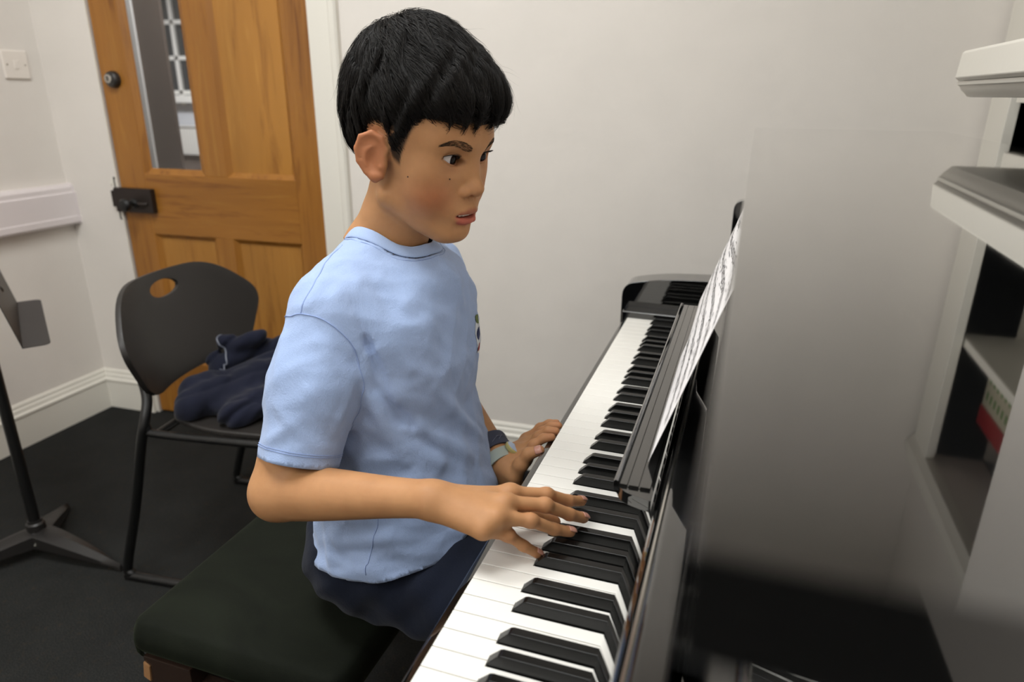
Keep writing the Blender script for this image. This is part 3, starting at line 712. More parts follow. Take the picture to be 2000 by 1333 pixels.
def smooth_np(V, F, n=1, lam=0.5):
    E = np.concatenate([F[:, [0, 1]], F[:, [1, 2]], F[:, [2, 3]], F[:, [3, 0]]]); E = np.concatenate([E, E[:, ::-1]])
    cnt = np.bincount(E[:, 0], minlength=len(V)).astype(float); cnt[cnt == 0] = 1
    for _ in range(n):
        A = np.stack([np.bincount(E[:, 0], weights=V[E[:, 1], c], minlength=len(V)) for c in range(3)], 1)/cnt[:, None]
        V = V*(1-lam)+A*lam
    return V
def drop(V, F, bad):
    """remove the faces touching a bad vertex, then loose vertices"""
    F = F[~bad[F].any(1)]; used = np.zeros(len(V), bool); used[F] = True; mp = np.cumsum(used)-1
    return V[used], mp[F]
def set_color(o, name, col):
    a = o.data.color_attributes.new(name, 'FLOAT_COLOR', 'POINT'); a.data.foreach_set('color', np.concatenate([col, np.ones((len(col), 1))], 1).astype(np.float32).ravel())
def lin(r, g, b): return np.array(srgb(r, g, b)[:3])
# ------------------------------------------------------------------ the boy
person = empty('person', (-0.25, -0.64, 0), label='boy in a light blue T-shirt playing the piano', cat='person')
PM = Matrix.Translation((0.25, 0.64, 0))
HS = 0.90
HO = np.array([-0.158, -0.651, 1.098])
def rotm(yaw, pitch, roll):
    return np.array(Matrix.Rotation(yaw, 3, 'Z') @ Matrix.Rotation(pitch, 3, 'Y') @ Matrix.Rotation(roll, 3, 'X'))
HR = rotm(R(-16.5), R(9.6), R(0))
def h2w(p): return HO+HS*(np.asarray(p, float)@HR.T)
def w2h(P): return ((P-HO)@HR)/HS
EYE = np.array([0.0636, 0.0298, 0.0180]); ER = 0.0155
def eye_open(Y, Z, y0=0.0296, z0=0.0172, w=0.0158, hh=0.0075, tilt=0.16):
    dy = Y-y0; dz = Z-z0-tilt*dy          # outer corner a little higher
    Rr = (w*w+hh*hh)/(2*hh); a = Rr-hh
    return np.maximum(np.sqrt(dy**2+(dz+a)**2)-Rr, np.sqrt(dy**2+(dz-a*0.96)**2)-Rr*0.97)
def head_sdf(Pw):
    P = w2h(Pw); S = P.copy(); S[..., 1] = np.abs(S[..., 1])
    d = ell(P, (-0.010, 0, 0.054), (0.099, 0.077, 0.090))
    d = smin(d, ell(P, (0.030, 0, 0.045), (0.060, 0.064, 0.060)), 0.02)
    d = smin(d, ell(P, (0.034, 0, -0.008), (0.052, 0.060, 0.056)), 0.025)
    d = smin(d, ell(P, (0.040, 0, -0.052), (0.040, 0.044, 0.040)), 0.025)
    d = smin(d, cap(S, (0.000, 0.050, -0.045), (0.060, 0.016, -0.080), 0.018, 0.013), 0.02)
    d = smin(d, ell(P, (0.066, 0, -0.080), (0.019, 0.022, 0.0155)), 0.012)
    d = smin(d, sph(S, (0.047, 0.033, -0.028), 0.027), 0.02)
    d = smin(d, sph(S, (0.050, 0.041, 0.000), 0.017), 0.02)
    d = smin(d, cap(S, (0.078, 0.010, 0.036), (0.064, 0.040, 0.038), 0.0115, 0.011), 0.018)
    d = smin(d, ell(P, (0.068, 0, -0.047), (0.0235, 0.027, 0.024)), 0.016)      # muzzle
    # eye sockets, eyelids
    d = smax(d, -ell(S, (0.094, 0.0310, 0.0170), (0.0165, 0.018, 0.0125)), 0.014)
    d = smin(d, cap(P, (0.076, 0, 0.020), (0.0945, 0, -0.014), 0.0085, 0.0088), 0.012)   # bridge of the nose
    d = smin(d, ell(P, (0.0962, 0, -0.0180), (0.0088, 0.0090, 0.0078)), 0.010)
    d = smin(d, ell(S, (0.0868, 0.0132, -0.0225), (0.0095, 0.0064, 0.0070)), 0.005)
    d = smax(d, -ell(S, (0.0935, 0.0076, -0.0278), (0.0062, 0.0036, 0.0050)), 0.0012)
    al = np.abs(np.sqrt((S[..., 1]-0.0120)**2+(S[..., 2]+0.0222)**2)-0.0082)
    d = d+0.0011*np.exp(-(al/0.0013)**2)*np.clip((S[..., 1]-0.0125)/0.003, 0, 1)*(P[..., 0] > 0.07)*np.clip((-0.0145-P[..., 2])/0.004, 0, 1)
    lid = sph(S, EYE, ER+0.0017)
    d = smin(d, lid, 0.004)
    # crease above the upper lid
    cr = np.abs(np.sqrt((S[..., 1]-0.0312)**2+(S[..., 2]-0.004)**2)-0.0222)
    d = d+0.0010*np.exp(-(cr/0.0011)**2)*(S[..., 2] > 0.018)*(S[..., 0] > 0.05)*np.clip((0.0155-np.abs(S[..., 1]-0.031))/0.005, 0, 1)
    op = np.maximum(eye_open(S[..., 1], S[..., 2]), -(sph(S, EYE, ER-0.0006))); op = np.maximum(op, 0.05-S[..., 0])
    d = smax(d, -op, 0.0008)
    # lips
    up = np.minimum(chain(S, [(0.0905, 0.0, -0.0462), (0.0895, 0.0045, -0.0453), (0.0860, 0.013, -0.0478), (0.0775, 0.0245, -0.0528)], [0.0052, 0.0058, 0.0050, 0.0018], 0.003), 9)
    d = smin(d, up, 0.0035)
    lo_ = chain(S, [(0.0888, 0.0, -0.0612), (0.0862, 0.010, -0.0605), (0.0775, 0.0245, -0.0540)], [0.0070, 0.0062, 0.0018], 0.003)
    d = smin(d, lo_, 0.0035)
    d = smax(d, -ell(P, (0.0885, 0, -0.0535), (0.0125, 0.0200, 0.0026)), 0.0010)
    d = d+0.0009*np.exp(-(np.abs(P[..., 2]+0.0535)/0.0011)**2)*np.clip((0.025-S[..., 1])/0.004, 0, 1)*np.clip((P[..., 0]-0.07)/0.006, 0, 1)
    d = smax(d, -cap(P, (0.0985, 0, -0.033), (0.0985, 0, -0.041), 0.0026, 0.0024), 0.003)      # philtrum
    d = smax(d, -cap(S, (0.094, 0.0, -0.0695), (0.086, 0.014, -0.068), 0.004, 0.003), 0.008)
    # ears
    d = smin(d, ell(S, (-0.004, 0.0725, 0.000), (0.015, 0.0065, 0.020)), 0.004)
    fl = lambda x, z, y0=0.0725: (x, y0+max(0.0, 0.010-x)*0.50, z)
    hp = [(0.006, 0.004), (0.009, 0.016), (0.003, 0.029), (-0.009, 0.034), (-0.021, 0.027), (-0.0255, 0.012), (-0.0220, -0.003), (-0.0130, -0.0145), (-0.002, -0.0215)]
    hel = chain(S, [fl(*p) for p in hp], [0.0024, 0.0030, 0.0034, 0.0036, 0.0036, 0.0034, 0.0032, 0.0034, 0.0048], 0.002)
    pl = cap(S, fl(-0.0085, 0.016), fl(-0.0025, -0.012), 0.0165, 0.0105)
    nrm = np.array([0.45, 0.893, 0.0]); pd = (S-np.array(fl(-0.008, 0)))@nrm; pl = np.maximum(pl, np.maximum(pd-0.0018, -pd-0.0055))
    ear = smin(hel, pl, 0.003)
    ear = smin(ear, chain(S, [fl(-0.004, 0.021, .0735), fl(-0.014, 0.012, .0735), fl(-0.0155, 0.000, .0735), fl(-0.008, -0.012, .0735)], [0.0024, 0.0027, 0.0027, 0.0026], 0.002), 0.002)
    ear = smin(ear, cap(S, fl(-0.003, -0.0175), fl(0.004, -0.0165), 0.0062, 0.0050), 0.004)
    ear = smin(ear, sph(S, fl(0.0055, -0.005, 0.0735), 0.0042), 0.003)
    ear = smax(ear, -ell(S, fl(-0.0025, 0.002, 0.0785), (0.0090, 0.0062, 0.0135)), 0.002)
    ear = smax(ear, -cap(S, fl(0.000, 0.024, 0.0785), fl(-0.0195, 0.013, 0.0780), 0.0026, 0.0022), 0.002)
    d = smin(d, ear, 0.003)
    return d*HS
NB = np.array([-0.222, -0.642, 0.975])
WRR = np.array([-0.057, -0.866, 0.781]); ELR = np.array([-0.250, -0.857, 0.744]); SHR = np.array([-0.226, -0.772, 0.930])
SHL = np.array([-0.215, -0.512, 0.930]); ELL = np.array([-0.225, -0.470, 0.735]); WRL = np.array([-0.074, -0.590, 0.668])
prims = []
def bbx(pts, r):
    a = np.array(pts, float); return a.min(0)-r, a.max(0)+r
def addp(fn, pts, r, k): lo, hi = bbx(pts, r); prims.append((fn, lo, hi, k))
def addchain(pts, rs, k, kk=0.006): addp(lambda P, pts=pts, rs=rs, kk=kk: chain(P, pts, rs, kk), pts, max(rs), k)
# trunk and limbs
addchain([(-0.225, -0.645, 0.56), (-0.200, -0.650, 0.72), (-0.205, -0.645, 0.86)], [0.088, 0.078, 0.080], 0.0, 0.05)
addchain([(-0.195, -0.72, 0.86), (-0.190, -0.57, 0.86)], [0.072, 0.072], 0.04)
addchain([tuple(SHR+[0.004, 0.022, 0.012]), (-0.226, -0.642, 0.955), tuple(SHL+[-0.004, -0.022, 0.012])], [0.036, 0.040, 0.036], 0.03)
addchain([(-0.222, -0.642, 0.945), (-0.198, -0.645, 1.02), tuple(h2w((-0.006, 0, -0.02)))], [0.048, 0.0425, 0.050], 0.035, 0.01)
addchain([(-0.228, -0.642, 0.985), (-0.232, -0.70, 0.958)], [0.028, 0.028], 0.03)
addchain([(-0.228, -0.642, 0.985), (-0.232, -0.585, 0.958)], [0.028, 0.028], 0.03)
lo_h, hi_h = bbx([HO], 0.135); prims.append((head_sdf, lo_h, hi_h+[0, 0, 0.04], 0.012))
for s, kn, an in ((-1, (0.085, -0.735, 0.548), (0.015, -0.72, 0.10)), (1, (0.085, -0.560, 0.548), (0.015, -0.575, 0.10))):
    hp_ = (-0.245, -0.645+s*0.066, 0.562)
    addchain([hp_, (-0.08, hp_[1]*0.5+kn[1]*0.5, 0.557), kn], [0.080, 0.067, 0.050], 0.04, 0.02)
    addchain([kn, (0.045, an[1]*0.5+kn[1]*0.5, 0.38), an], [0.049, 0.050, 0.031], 0.02, 0.015)
    addchain([an, (0.04, an[1], 0.04), (0.135, an[1], 0.028)], [0.034, 0.032, 0.024], 0.02, 0.02)
# right arm
def limb(P, a, b, ts, rs):
    a = np.asarray(a, float); b = np.asarray(b, float); d = b-a; t = np.clip(((P-a)@d)/(d@d), 0, 1); q = P-a-t[..., None]*d
    return np.sqrt((q*q).sum(-1))-np.interp(t, ts, rs)
def addlimb(a, b, ts, rs, k): addp(lambda P: limb(P, a, b, ts, rs), [a, b], max(rs), k)
TS = np.linspace(0, 1, 21)
def prof_(xs, ys): return np.interp(TS, xs, ys) if False else np.array([np.polyval(np.polyfit(xs, ys, 3), t) for t in TS])
UA = prof_([0, 0.3, 0.6, 0.85, 1.0], [0.045, 0.039, 0.035, 0.0325, 0.0315]); FAR = prof_([0, 0.2, 0.45, 0.75, 1.0], [0.0315, 0.0305, 0.0270, 0.0218, 0.0195])
for (sh_, el_, wr_) in ((SHR, ELR, WRR), (SHL, ELL, WRL)):
    addlimb(sh_, el_, TS, UA, 0.03); addlimb(el_, wr_, TS, FAR, 0.010)
# right hand
RH = {'index': [(0.014, -0.822, 0.777), (0.048, -0.799, 0.7685), (0.067, -0.777, 0.7515), (0.0775, -0.757, 0.7412)],
      'middle': [(0.018, -0.848, 0.782), (0.054, -0.826, 0.7735), (0.0745, -0.804, 0.7530), (0.087, -0.788, 0.7408)],
      'ring': [(0.016, -0.868, 0.777), (0.046, -0.850, 0.7685), (0.065, -0.830, 0.7495), (0.0795, -0.8155, 0.7398)],
      'pinky': [(0.006, -0.880, 0.768), (0.027, -0.863, 0.7555), (0.0400, -0.8535, 0.7395), (0.0525, -0.844, 0.7262)],
      'thumb': [(-0.028, -0.842, 0.768), (0.004, -0.817, 0.753), (0.034, -0.800, 0.738), (0.055, -0.789, 0.7290)]}
FR = {'index': [0.0088, 0.0074, 0.0066, 0.0057], 'middle': [0.0089, 0.0075, 0.0067, 0.0058], 'ring': [0.0086, 0.0072, 0.0064, 0.0056], 'pinky': [0.0080, 0.0065, 0.0058, 0.0051], 'thumb': [0.0120, 0.0105, 0.0090, 0.0072]}
def hand(J, wr, kp=0.010):
    for f, p in J.items():
        q = np.array(p); r = FR[f]
        # metacarpal bone from the wrist fan to the knuckle
        if f != 'thumb':
            w0 = np.array(wr)*0.86+q[0]*0.14+(np.array(wr)*0-0)
            addp(lambda P, a=w0, b=q[0], r=r: cap(P, a-[0, 0, 0.001], b-[0, 0, 0.0015], 0.0130, r[0]+0.0004), [w0, q[0]], 0.02, kp)
        else: addp(lambda P, a=np.array(wr), b=q[0]: cap(P, a, b, 0.015, 0.0125), [wr, q[0]], 0.02, 0.012)
    for f, p in J.items():
        q = np.array(p); r = FR[f]
        def fin(P, q=q, r=r):
            d = smin(cap(P, q[0], q[1], r[0]-0.0012, r[1]-0.0004), cap(P, q[1], q[2], r[1]-0.0006, r[2]-0.0002), 0.005)
            d = smin(d, cap(P, q[2], q[3], r[2]-0.0002, r[3]), 0.004)
            d = smin(d, sph(P, q[1]+[0, 0, 0.0002], r[1]-0.0002), 0.004)      # knuckle
            # creases over the middle joint and the last joint
            for j, amp in ((1, 0.0004), (2, 0.0003)):
                t = (q[2]-q[1])/np.linalg.norm(q[2]-q[1]); u = (P-q[j])@t
                d = d+amp*(np.exp(-(u/0.0007)**2)+0.8*np.exp(-((u-0.0024)/0.0006)**2)+0.8*np.exp(-((u+0.0024)/0.0006)**2))*(P[..., 2] > q[j][2]+0.002)
            return d
        addp(fin, p, 0.014, 0.0032)
        if f != 'thumb': addp(lambda P, c=q[0]+[0.001, 0, 0.0012], r=r: sph(P, c, r[0]-0.0002), [q[0]], 0.014, 0.009)
hand(RH, WRR, 0.012)
# palm mass underneath
addp(lambda P: ell(P, (-0.012, -0.858, 0.772), (0.036, 0.024, 0.011)), [(-0.012, -0.858, 0.772)], 0.04, 0.012)
LH = {'index': [(-0.048, -0.585, 0.680), (-0.032, -0.580, 0.702), (-0.020, -0.5745, 0.712), (-0.0085, -0.572, 0.7145)],
      'middle': [(-0.050, -0.565, 0.682), (-0.032, -0.557, 0.704), (-0.019, -0.555, 0.714), (-0.007, -0.555, 0.7160)],
      'ring': [(-0.053, -0.546, 0.682), (-0.033, -0.536, 0.701), (-0.020, -0.535, 0.712), (-0.008, -0.536, 0.7155)],
      'pinky': [(-0.060, -0.528, 0.680), (-0.042, -0.516, 0.697), (-0.029, -0.515, 0.706), (-0.016, -0.517, 0.710)],
      'thumb': [(-0.053, -0.604, 0.662), (-0.042, -0.607, 0.684), (-0.032, -0.6065, 0.7015), (-0.0165, -0.604, 0.7085)]}
hand(LH, WRL, 0.012)
addp(lambda P: ell(P, (-0.060, -0.573, 0.672), (0.024, 0.028, 0.014)), [(-0.06, -0.573, 0.672)], 0.04, 0.012)
# fine mesh for head, neck, arms and hands; the body stays one surface
V, F = surface_nets(prims, 0.0021, (-0.36, -0.96, 0.0), (0.19, -0.40, 1.27))
V = smooth_np(V, F, 1, 0.35)
def skin_mat():
    t = NT('skin'); at = t.n('ShaderNodeVertexColor'); at.layer_name = 'tone'
    a = t.noise(35, 4, 0.6); rp = t.ramp(a.outputs['Fac'], [(0.35, (0.93, 0.90, 0.88, 1)), (0.65, (1.04, 1.03, 1.02, 1))])
    mx = t.n('ShaderNodeMixRGB', blend_type='MULTIPLY'); mx.inputs[0].default_value = 1.0
    t.l(at.outputs[0], mx.inputs[1]); t.l(rp.outputs[0], mx.inputs[2]); t.l(mx.outputs[0], t.b.inputs['Base Color'])
    t.set(Roughness=0.55); t.b.inputs['Specular IOR Level'].default_value = 0.28
    t.b.inputs['Subsurface Weight'].default_value = 0.18; t.b.inputs['Subsurface Radius'].default_value = (0.010, 0.004, 0.002); t.b.inputs['Subsurface Scale'].default_value = 0.35
    b = t.noise(700, 3, 0.6); t.bump(b.outputs['Fac'], 0.12, 0.0006); return t.m
M['skin'] = skin_mat()
body = to_mesh('body', V, F, M['skin'], person, PM)
H = w2h(V); Hs = H.copy(); Hs[:, 1] = np.abs(Hs[:, 1])
SKIN = lin(180, 133, 92); tone = np.tile(SKIN, (len(V), 1))
def blend(w, c):
    global tone
    w = np.clip(w, 0, 1)[:, None]; tone = tone*(1-w)+np.asarray(c)*w
g3 = lambda c, r: np.exp(-(((Hs-np.array(c))/np.array(r))**2).sum(1))
onhead = (np.linalg.norm(V-HO, axis=1) < 0.15)
blend(g3((0.060, 0.045, -0.030), (0.03, 0.022, 0.022))*0.60*onhead, lin(168, 88, 58))
blend(g3((0.099, 0.0, -0.022), (0.012, 0.014, 0.010))*0.35*onhead, lin(168, 112, 82))
blend(onhead*np.clip((Hs[:, 1]-0.073)/0.004, 0, 1)*(np.abs(Hs[:, 0]+0.008) < 0.026)*(np.abs(Hs[:, 2]) < 0.042)*0.45, lin(172, 92, 64))
upl = chain(Hs, [(0.0905, 0.0, -0.0472), (0.0895, 0.0045, -0.0466), (0.0860, 0.013, -0.0490), (0.0775, 0.0245, -0.0530)], [0.0052, 0.0055, 0.0048, 0.0020], 0.003)
lol = chain(Hs, [(0.0888, 0.0, -0.0604), (0.0862, 0.010, -0.0597), (0.0775, 0.0245, -0.0538)], [0.0070, 0.0062, 0.0018], 0.003)
blend(onhead*np.clip((0.0013-upl)/0.0012, 0, 1)*0.8, lin(156, 88, 70)); blend(onhead*np.clip((0.0012-lol)/0.0014, 0, 1)*0.9, lin(172, 88, 76))
blend(onhead*np.clip(1-np.abs(eye_open(Hs[:, 1], Hs[:, 2]))/0.0022, 0, 1)*(Hs[:, 0] > 0.055)*0.45, lin(104, 62, 44))
blend(g3((0.083, 0.031, 0.006), (0.01, 0.014, 0.005))*0.3*onhead, lin(136, 90, 68))
# mottling of the moles the photograph shows on the near cheek
for c, r in (((0.0715, -0.0425, 0.0035), 0.0009),):
    blend(onhead*(np.linalg.norm(H-np.array(c), axis=1) < r*3.2)*np.exp(-(np.linalg.norm(H-np.array(c), axis=1)/(r*2.6))**2)*0.6, lin(110, 66, 44))
for J in (RH, LH):
    for f, p in J.items():
        for j, w_ in ((1, 0.28), (2, 0.18), (3, 0.4)):
            d = np.linalg.norm(V-np.array(p[j]), axis=1); blend(np.exp(-(d/0.009)**2)*w_, lin(172, 106, 78))
HLX = [-0.16, -0.075, -0.050, -0.035, -0.027, -0.022, -0.010, 0.004, 0.010, 0.0145, 0.025, 0.029, 0.044, 0.059, 0.075, 0.093, 0.14]
HLZ = [-0.030, -0.026, -0.020, -0.012, 0.006, 0.030, 0.039, 0.039, 0.022, -0.001, -0.006, 0.008, 0.040, 0.061, 0.064, 0.063, 0.056]
def hairline(P): return np.interp(P[..., 0], HLX, HLZ)
# stubble where the hair grows out of the scalp
sh = np.clip((H[:, 2]-hairline(H)-0.004)/0.008, 0, 1)*(np.linalg.norm(H-np.array([0, 0, 0.03]), axis=1) < 0.14)*(H[:, 2] > -0.055)*np.where((Hs[:, 1] > 0.074) & (np.abs(H[:, 0]+0.008) < 0.030) & (H[:, 2] < 0.042), 0.0, 1.0)
blend(sh*0.93, lin(18, 14, 12))
set_color(body, 'tone', tone)

# finger nails
M['nail'] = simple('finger_nail', srgb(190, 138, 120), 0.28)
def nail(tip, dip, r, up):
    a = np.array(tip); t = a-np.array(dip); t /= np.linalg.norm(t); u = np.array(up, float); u -= t*(u@t); u /= np.linalg.norm(u); sd = np.cross(t, u)
    Vn = []; Fn = []; nu, nv = 8, 8; wdt = 0.92
    for j in range(nv+1):
        for i in range(nu+1):
            s = (i/nu*2-1)*wdt; l = (j/nv*2-1); ww = 1-0.25*max(0, l)**3-0.12*max(0, -l)**2
            ang = s*ww; p = a+t*(-0.0002+l*0.0050)+sd*math.sin(ang)*(r+0.00045)+u*math.cos(ang)*(r+0.00045-0.00035*max(0, -l)**2*0)-u*0.0012*max(0, l)**2
            Vn.append(p)
    for j in range(nv):
        for i in range(nu): q = j*(nu+1)+i; Fn.append((q, q+1, q+nu+2, q+nu+1))
    me = bpy.data.meshes.new('fingernail'); me.from_pydata([tuple(Vector(v)+Vector((0.25, 0.64, 0))) for v in Vn], [], Fn)
    o = link('fingernail', me, M['nail'], body, True); s_ = o.modifiers.new('t', 'SOLIDIFY'); s_.thickness = 0.0004; s_.offset = 0
for f, p in RH.items():
    if f != 'thumb':
        td = np.array(p[3])-np.array(p[2]); nail(p[3], p[2], FR[f][3], (td[2]*-0.2, -0.12, 1))
nail(LH['thumb'][3], LH['thumb'][2], FR['thumb'][3], (-0.2, -0.8, 0.6))

# ---- eyes
def eye_mat():
    t = NT('eyeball'); sx = t.n('ShaderNodeSeparateXYZ'); t.l(t.co.outputs['Object'], sx.inputs[0])
    a = t.n('ShaderNodeMath', operation='ARCCOSINE'); dv = t.n('ShaderNodeMath', operation='DIVIDE'); t.l(sx.outputs[0], dv.inputs[0]); dv.inputs[1].default_value = ER*HS
    t.l(dv.outputs[0], a.inputs[0]); a3 = t.n('ShaderNodeMath', operation='DIVIDE'); t.l(a.outputs[0], a3.inputs[0]); a3.inputs[1].default_value = 3.14159
    rp = t.ramp(a3.outputs[0], [(0.0, (0.002, 0.002, 0.002, 1)), (0.045, (0.003, 0.002, 0.002, 1)), (0.055, srgb(30, 18, 12)), (0.12, srgb(24, 14, 10)), (0.160, srgb(14, 10, 8)), (0.178, srgb(196, 188, 186)), (1.0, srgb(200, 182, 176))])
    t.l(rp.outputs[0], t.b.inputs['Base Color']); t.set(Roughness=0.12); t.b.inputs['Specular IOR Level'].default_value = 0.12; return t.m
M['eye'] = eye_mat(); M['lash'] = simple('hair_black', (0.006, 0.005, 0.0045, 1), 0.42, spec=0.5)
gaze = rotm(R(11), R(6), 0)
for s in (-1, 1):
    c = h2w((EYE[0], s*EYE[1], EYE[2])); b = bmesh.new(); bmesh.ops.create_uvsphere(b, u_segments=40, v_segments=28, radius=ER*HS)
    b.transform(Matrix.Rotation(R(90), 4, 'Y'))
    for v in b.verts:                     # cornea bulge
        l = v.co.normalized(); v.co += l*0.0006*max(0, (l.x-0.86)/0.14)
    me = bpy.data.meshes.new('eyeball'); b.to_mesh(me); b.free(); o = link('eyeball', me, M['eye'], body, True)
    o.matrix_parent_inverse = Matrix.Identity(4)
    o.location = Vector(c)+Vector((0.25, 0.64, 0)); o.rotation_euler = Matrix((HR@gaze).tolist()).to_euler()
# eyelids: thin rims lying over the eyeball
def lid_curve(t, up, w_=0.0150, h_=0.0060):
    y = (t*2-1)*w_; Rr = (w_*w_+h_*h_)/(2*h_); z = math.sqrt(max(0, Rr*Rr-y*y))-(Rr-h_)
    return 0.0296+y, 0.0172+(z if up else -z*0.95)+0.16*y
for s in (-1, 1):
    for up in (1, 0):
        V = []; F = []; n = 28; prof = [(-0.0002, 0.0006), (0.0001, 0.0012), (0.0009, 0.0015), (0.0020, 0.0015), (0.0034, 0.0010), (0.0048, 0.0000)]
        for i in range(n+1):
            y, z = lid_curve(i/n, up)
            for (dz, dr) in prof:
                zz = z+(dz if up else -dz); r = ER+dr; q = r*r-(y-EYE[1])**2-(zz-EYE[2])**2
                V.append(h2w((EYE[0]+math.sqrt(max(2e-5, q)), s*y, zz)))
        m = len(prof)
        for i in range(n):
            for j in range(m-1): q = i*m+j; F.append((q, q+1, q+m+1, q+m))
        o = to_mesh('upper_eyelid' if up else 'lower_eyelid', np.array(V), np.array(F), M['skin'], body, PM)
        cl = np.tile(SKIN*0.93, (len(V), 1)); cl[0::m] = lin(130, 78, 66) if not up else lin(70, 44, 34); cl[1::m] = lin(150, 100, 78) if not up else lin(110, 74, 56); set_color(o, 'tone', cl)
# teeth
M['teeth'] = simple('teeth', srgb(226, 216, 200), 0.2)
mb = MB()
for k in range(-3, 4):
    a = k*0.19; x = 0.0855-0.020*(1-math.cos(a)); y = 0.021*math.sin(a)
    if k == 0: continue
for k, wdt in ((-2.5, .0056), (-1.5, .0062), (-0.5, .0074), (0.5, .0074), (1.5, .0062), (2.5, .0056)):
    y = k*0.0066; x = 0.0845-(y/0.02)**2*0.006
    mb.box(x-0.002, x+0.0012, y-wdt/2, y+wdt/2, -0.0552, -0.0450, bev=0.0008)
HM = Matrix.Translation(Vector(HO)+Vector((0.25, 0.64, 0))) @ Matrix((HR*HS).tolist()).to_4x4()
mb.build('teeth', M['teeth'], body, M=HM)
# ------------------------------------------------------------------ hair: a dense mass with thousands of strands combed over it
TILT = np.array(Matrix.Rotation(R(10), 3, 'Y'))
def outer(P):
    d = ell(P, (-0.018, 0.002, 0.064), (0.105, 0.085, 0.109), TILT)
    d = smin(d, ell(P, (0.042, 0.006, 0.080), (0.066, 0.076, 0.054)), 0.03)
    vx, vy, vz = P[..., 0]+0.062, P[..., 1]-0.004, P[..., 2]-0.150
    r = np.sqrt(vx**2+vy**2+vz**2); phi = np.arctan2(vy, vx+0.02)
    tri = lambda x: np.abs((x % 1.0)*2-1)
    w1 = phi*3.1+0.35*np.sin(r*45)+0.25*np.sin(r*95+phi*4); w2 = phi*7.3+0.5*np.sin(r*60+1)+vz*6
    amp = np.clip(r/0.05, 0, 1)
    return d+amp*(0.0042*tri(w1)**2+0.0022*tri(w2)**2-0.0022)
def hair_vol(Pw):
    P = w2h(Pw); S = P.copy(); S[..., 1] = np.abs(S[..., 1])
    zl = hairline(P); up = P[..., 2]-zl
    d = outer(P) + np.where(P[..., 0] < 0.06, 0.013*np.clip(1-up/0.035, 0, 1)**2, 0.007*np.clip(1-up/0.030, 0, 1)**2)
    # tousled locks
    az = np.arctan2(P[..., 1], P[..., 0]+0.05); ph = np.sqrt((P[..., 0]+0.05)**2+P[..., 1]**2)
    d = d+0.0012
    fr = 0.006*np.sin(P[..., 1]*150+1.0)*np.clip((P[..., 0]-0.06)/0.02, 0, 1)+0.004*np.sin(P[..., 1]*330)*np.clip((P[..., 0]-0.06)/0.02, 0, 1)
    d = smax(d, -(up+fr*0.6-0.002), 0.004)
    return d*HS
hlo, hhi = bbx([h2w((0, 0, 0.06))], 0.15)
V2, F2 = surface_nets([(hair_vol, hlo, hhi, 0.0)], 0.0026, hlo, hhi)
M['hair'] = simple('hair_black', (0.006, 0.0045, 0.0036, 1), 0.45, spec=0.24)
M['hair_mass'] = simple('hair_mass_black', (0.0045, 0.004, 0.0035, 1), 0.9, spec=0.1)
hair = to_mesh('hair', V2, F2, M['hair_mass'], person, PM)
rs = np.random.RandomState(7)
Hh = w2h(V2); cand = np.nonzero((Hh[:, 2] > hairline(Hh)+0.003) & (np.abs(outer(Hh)) < 0.012))[0]
def grad(fn, P, e=1e-4):
    return np.stack([(fn(P+np.eye(3)[i]*e)-fn(P-np.eye(3)[i]*e))/(2*e) for i in range(3)], -1)
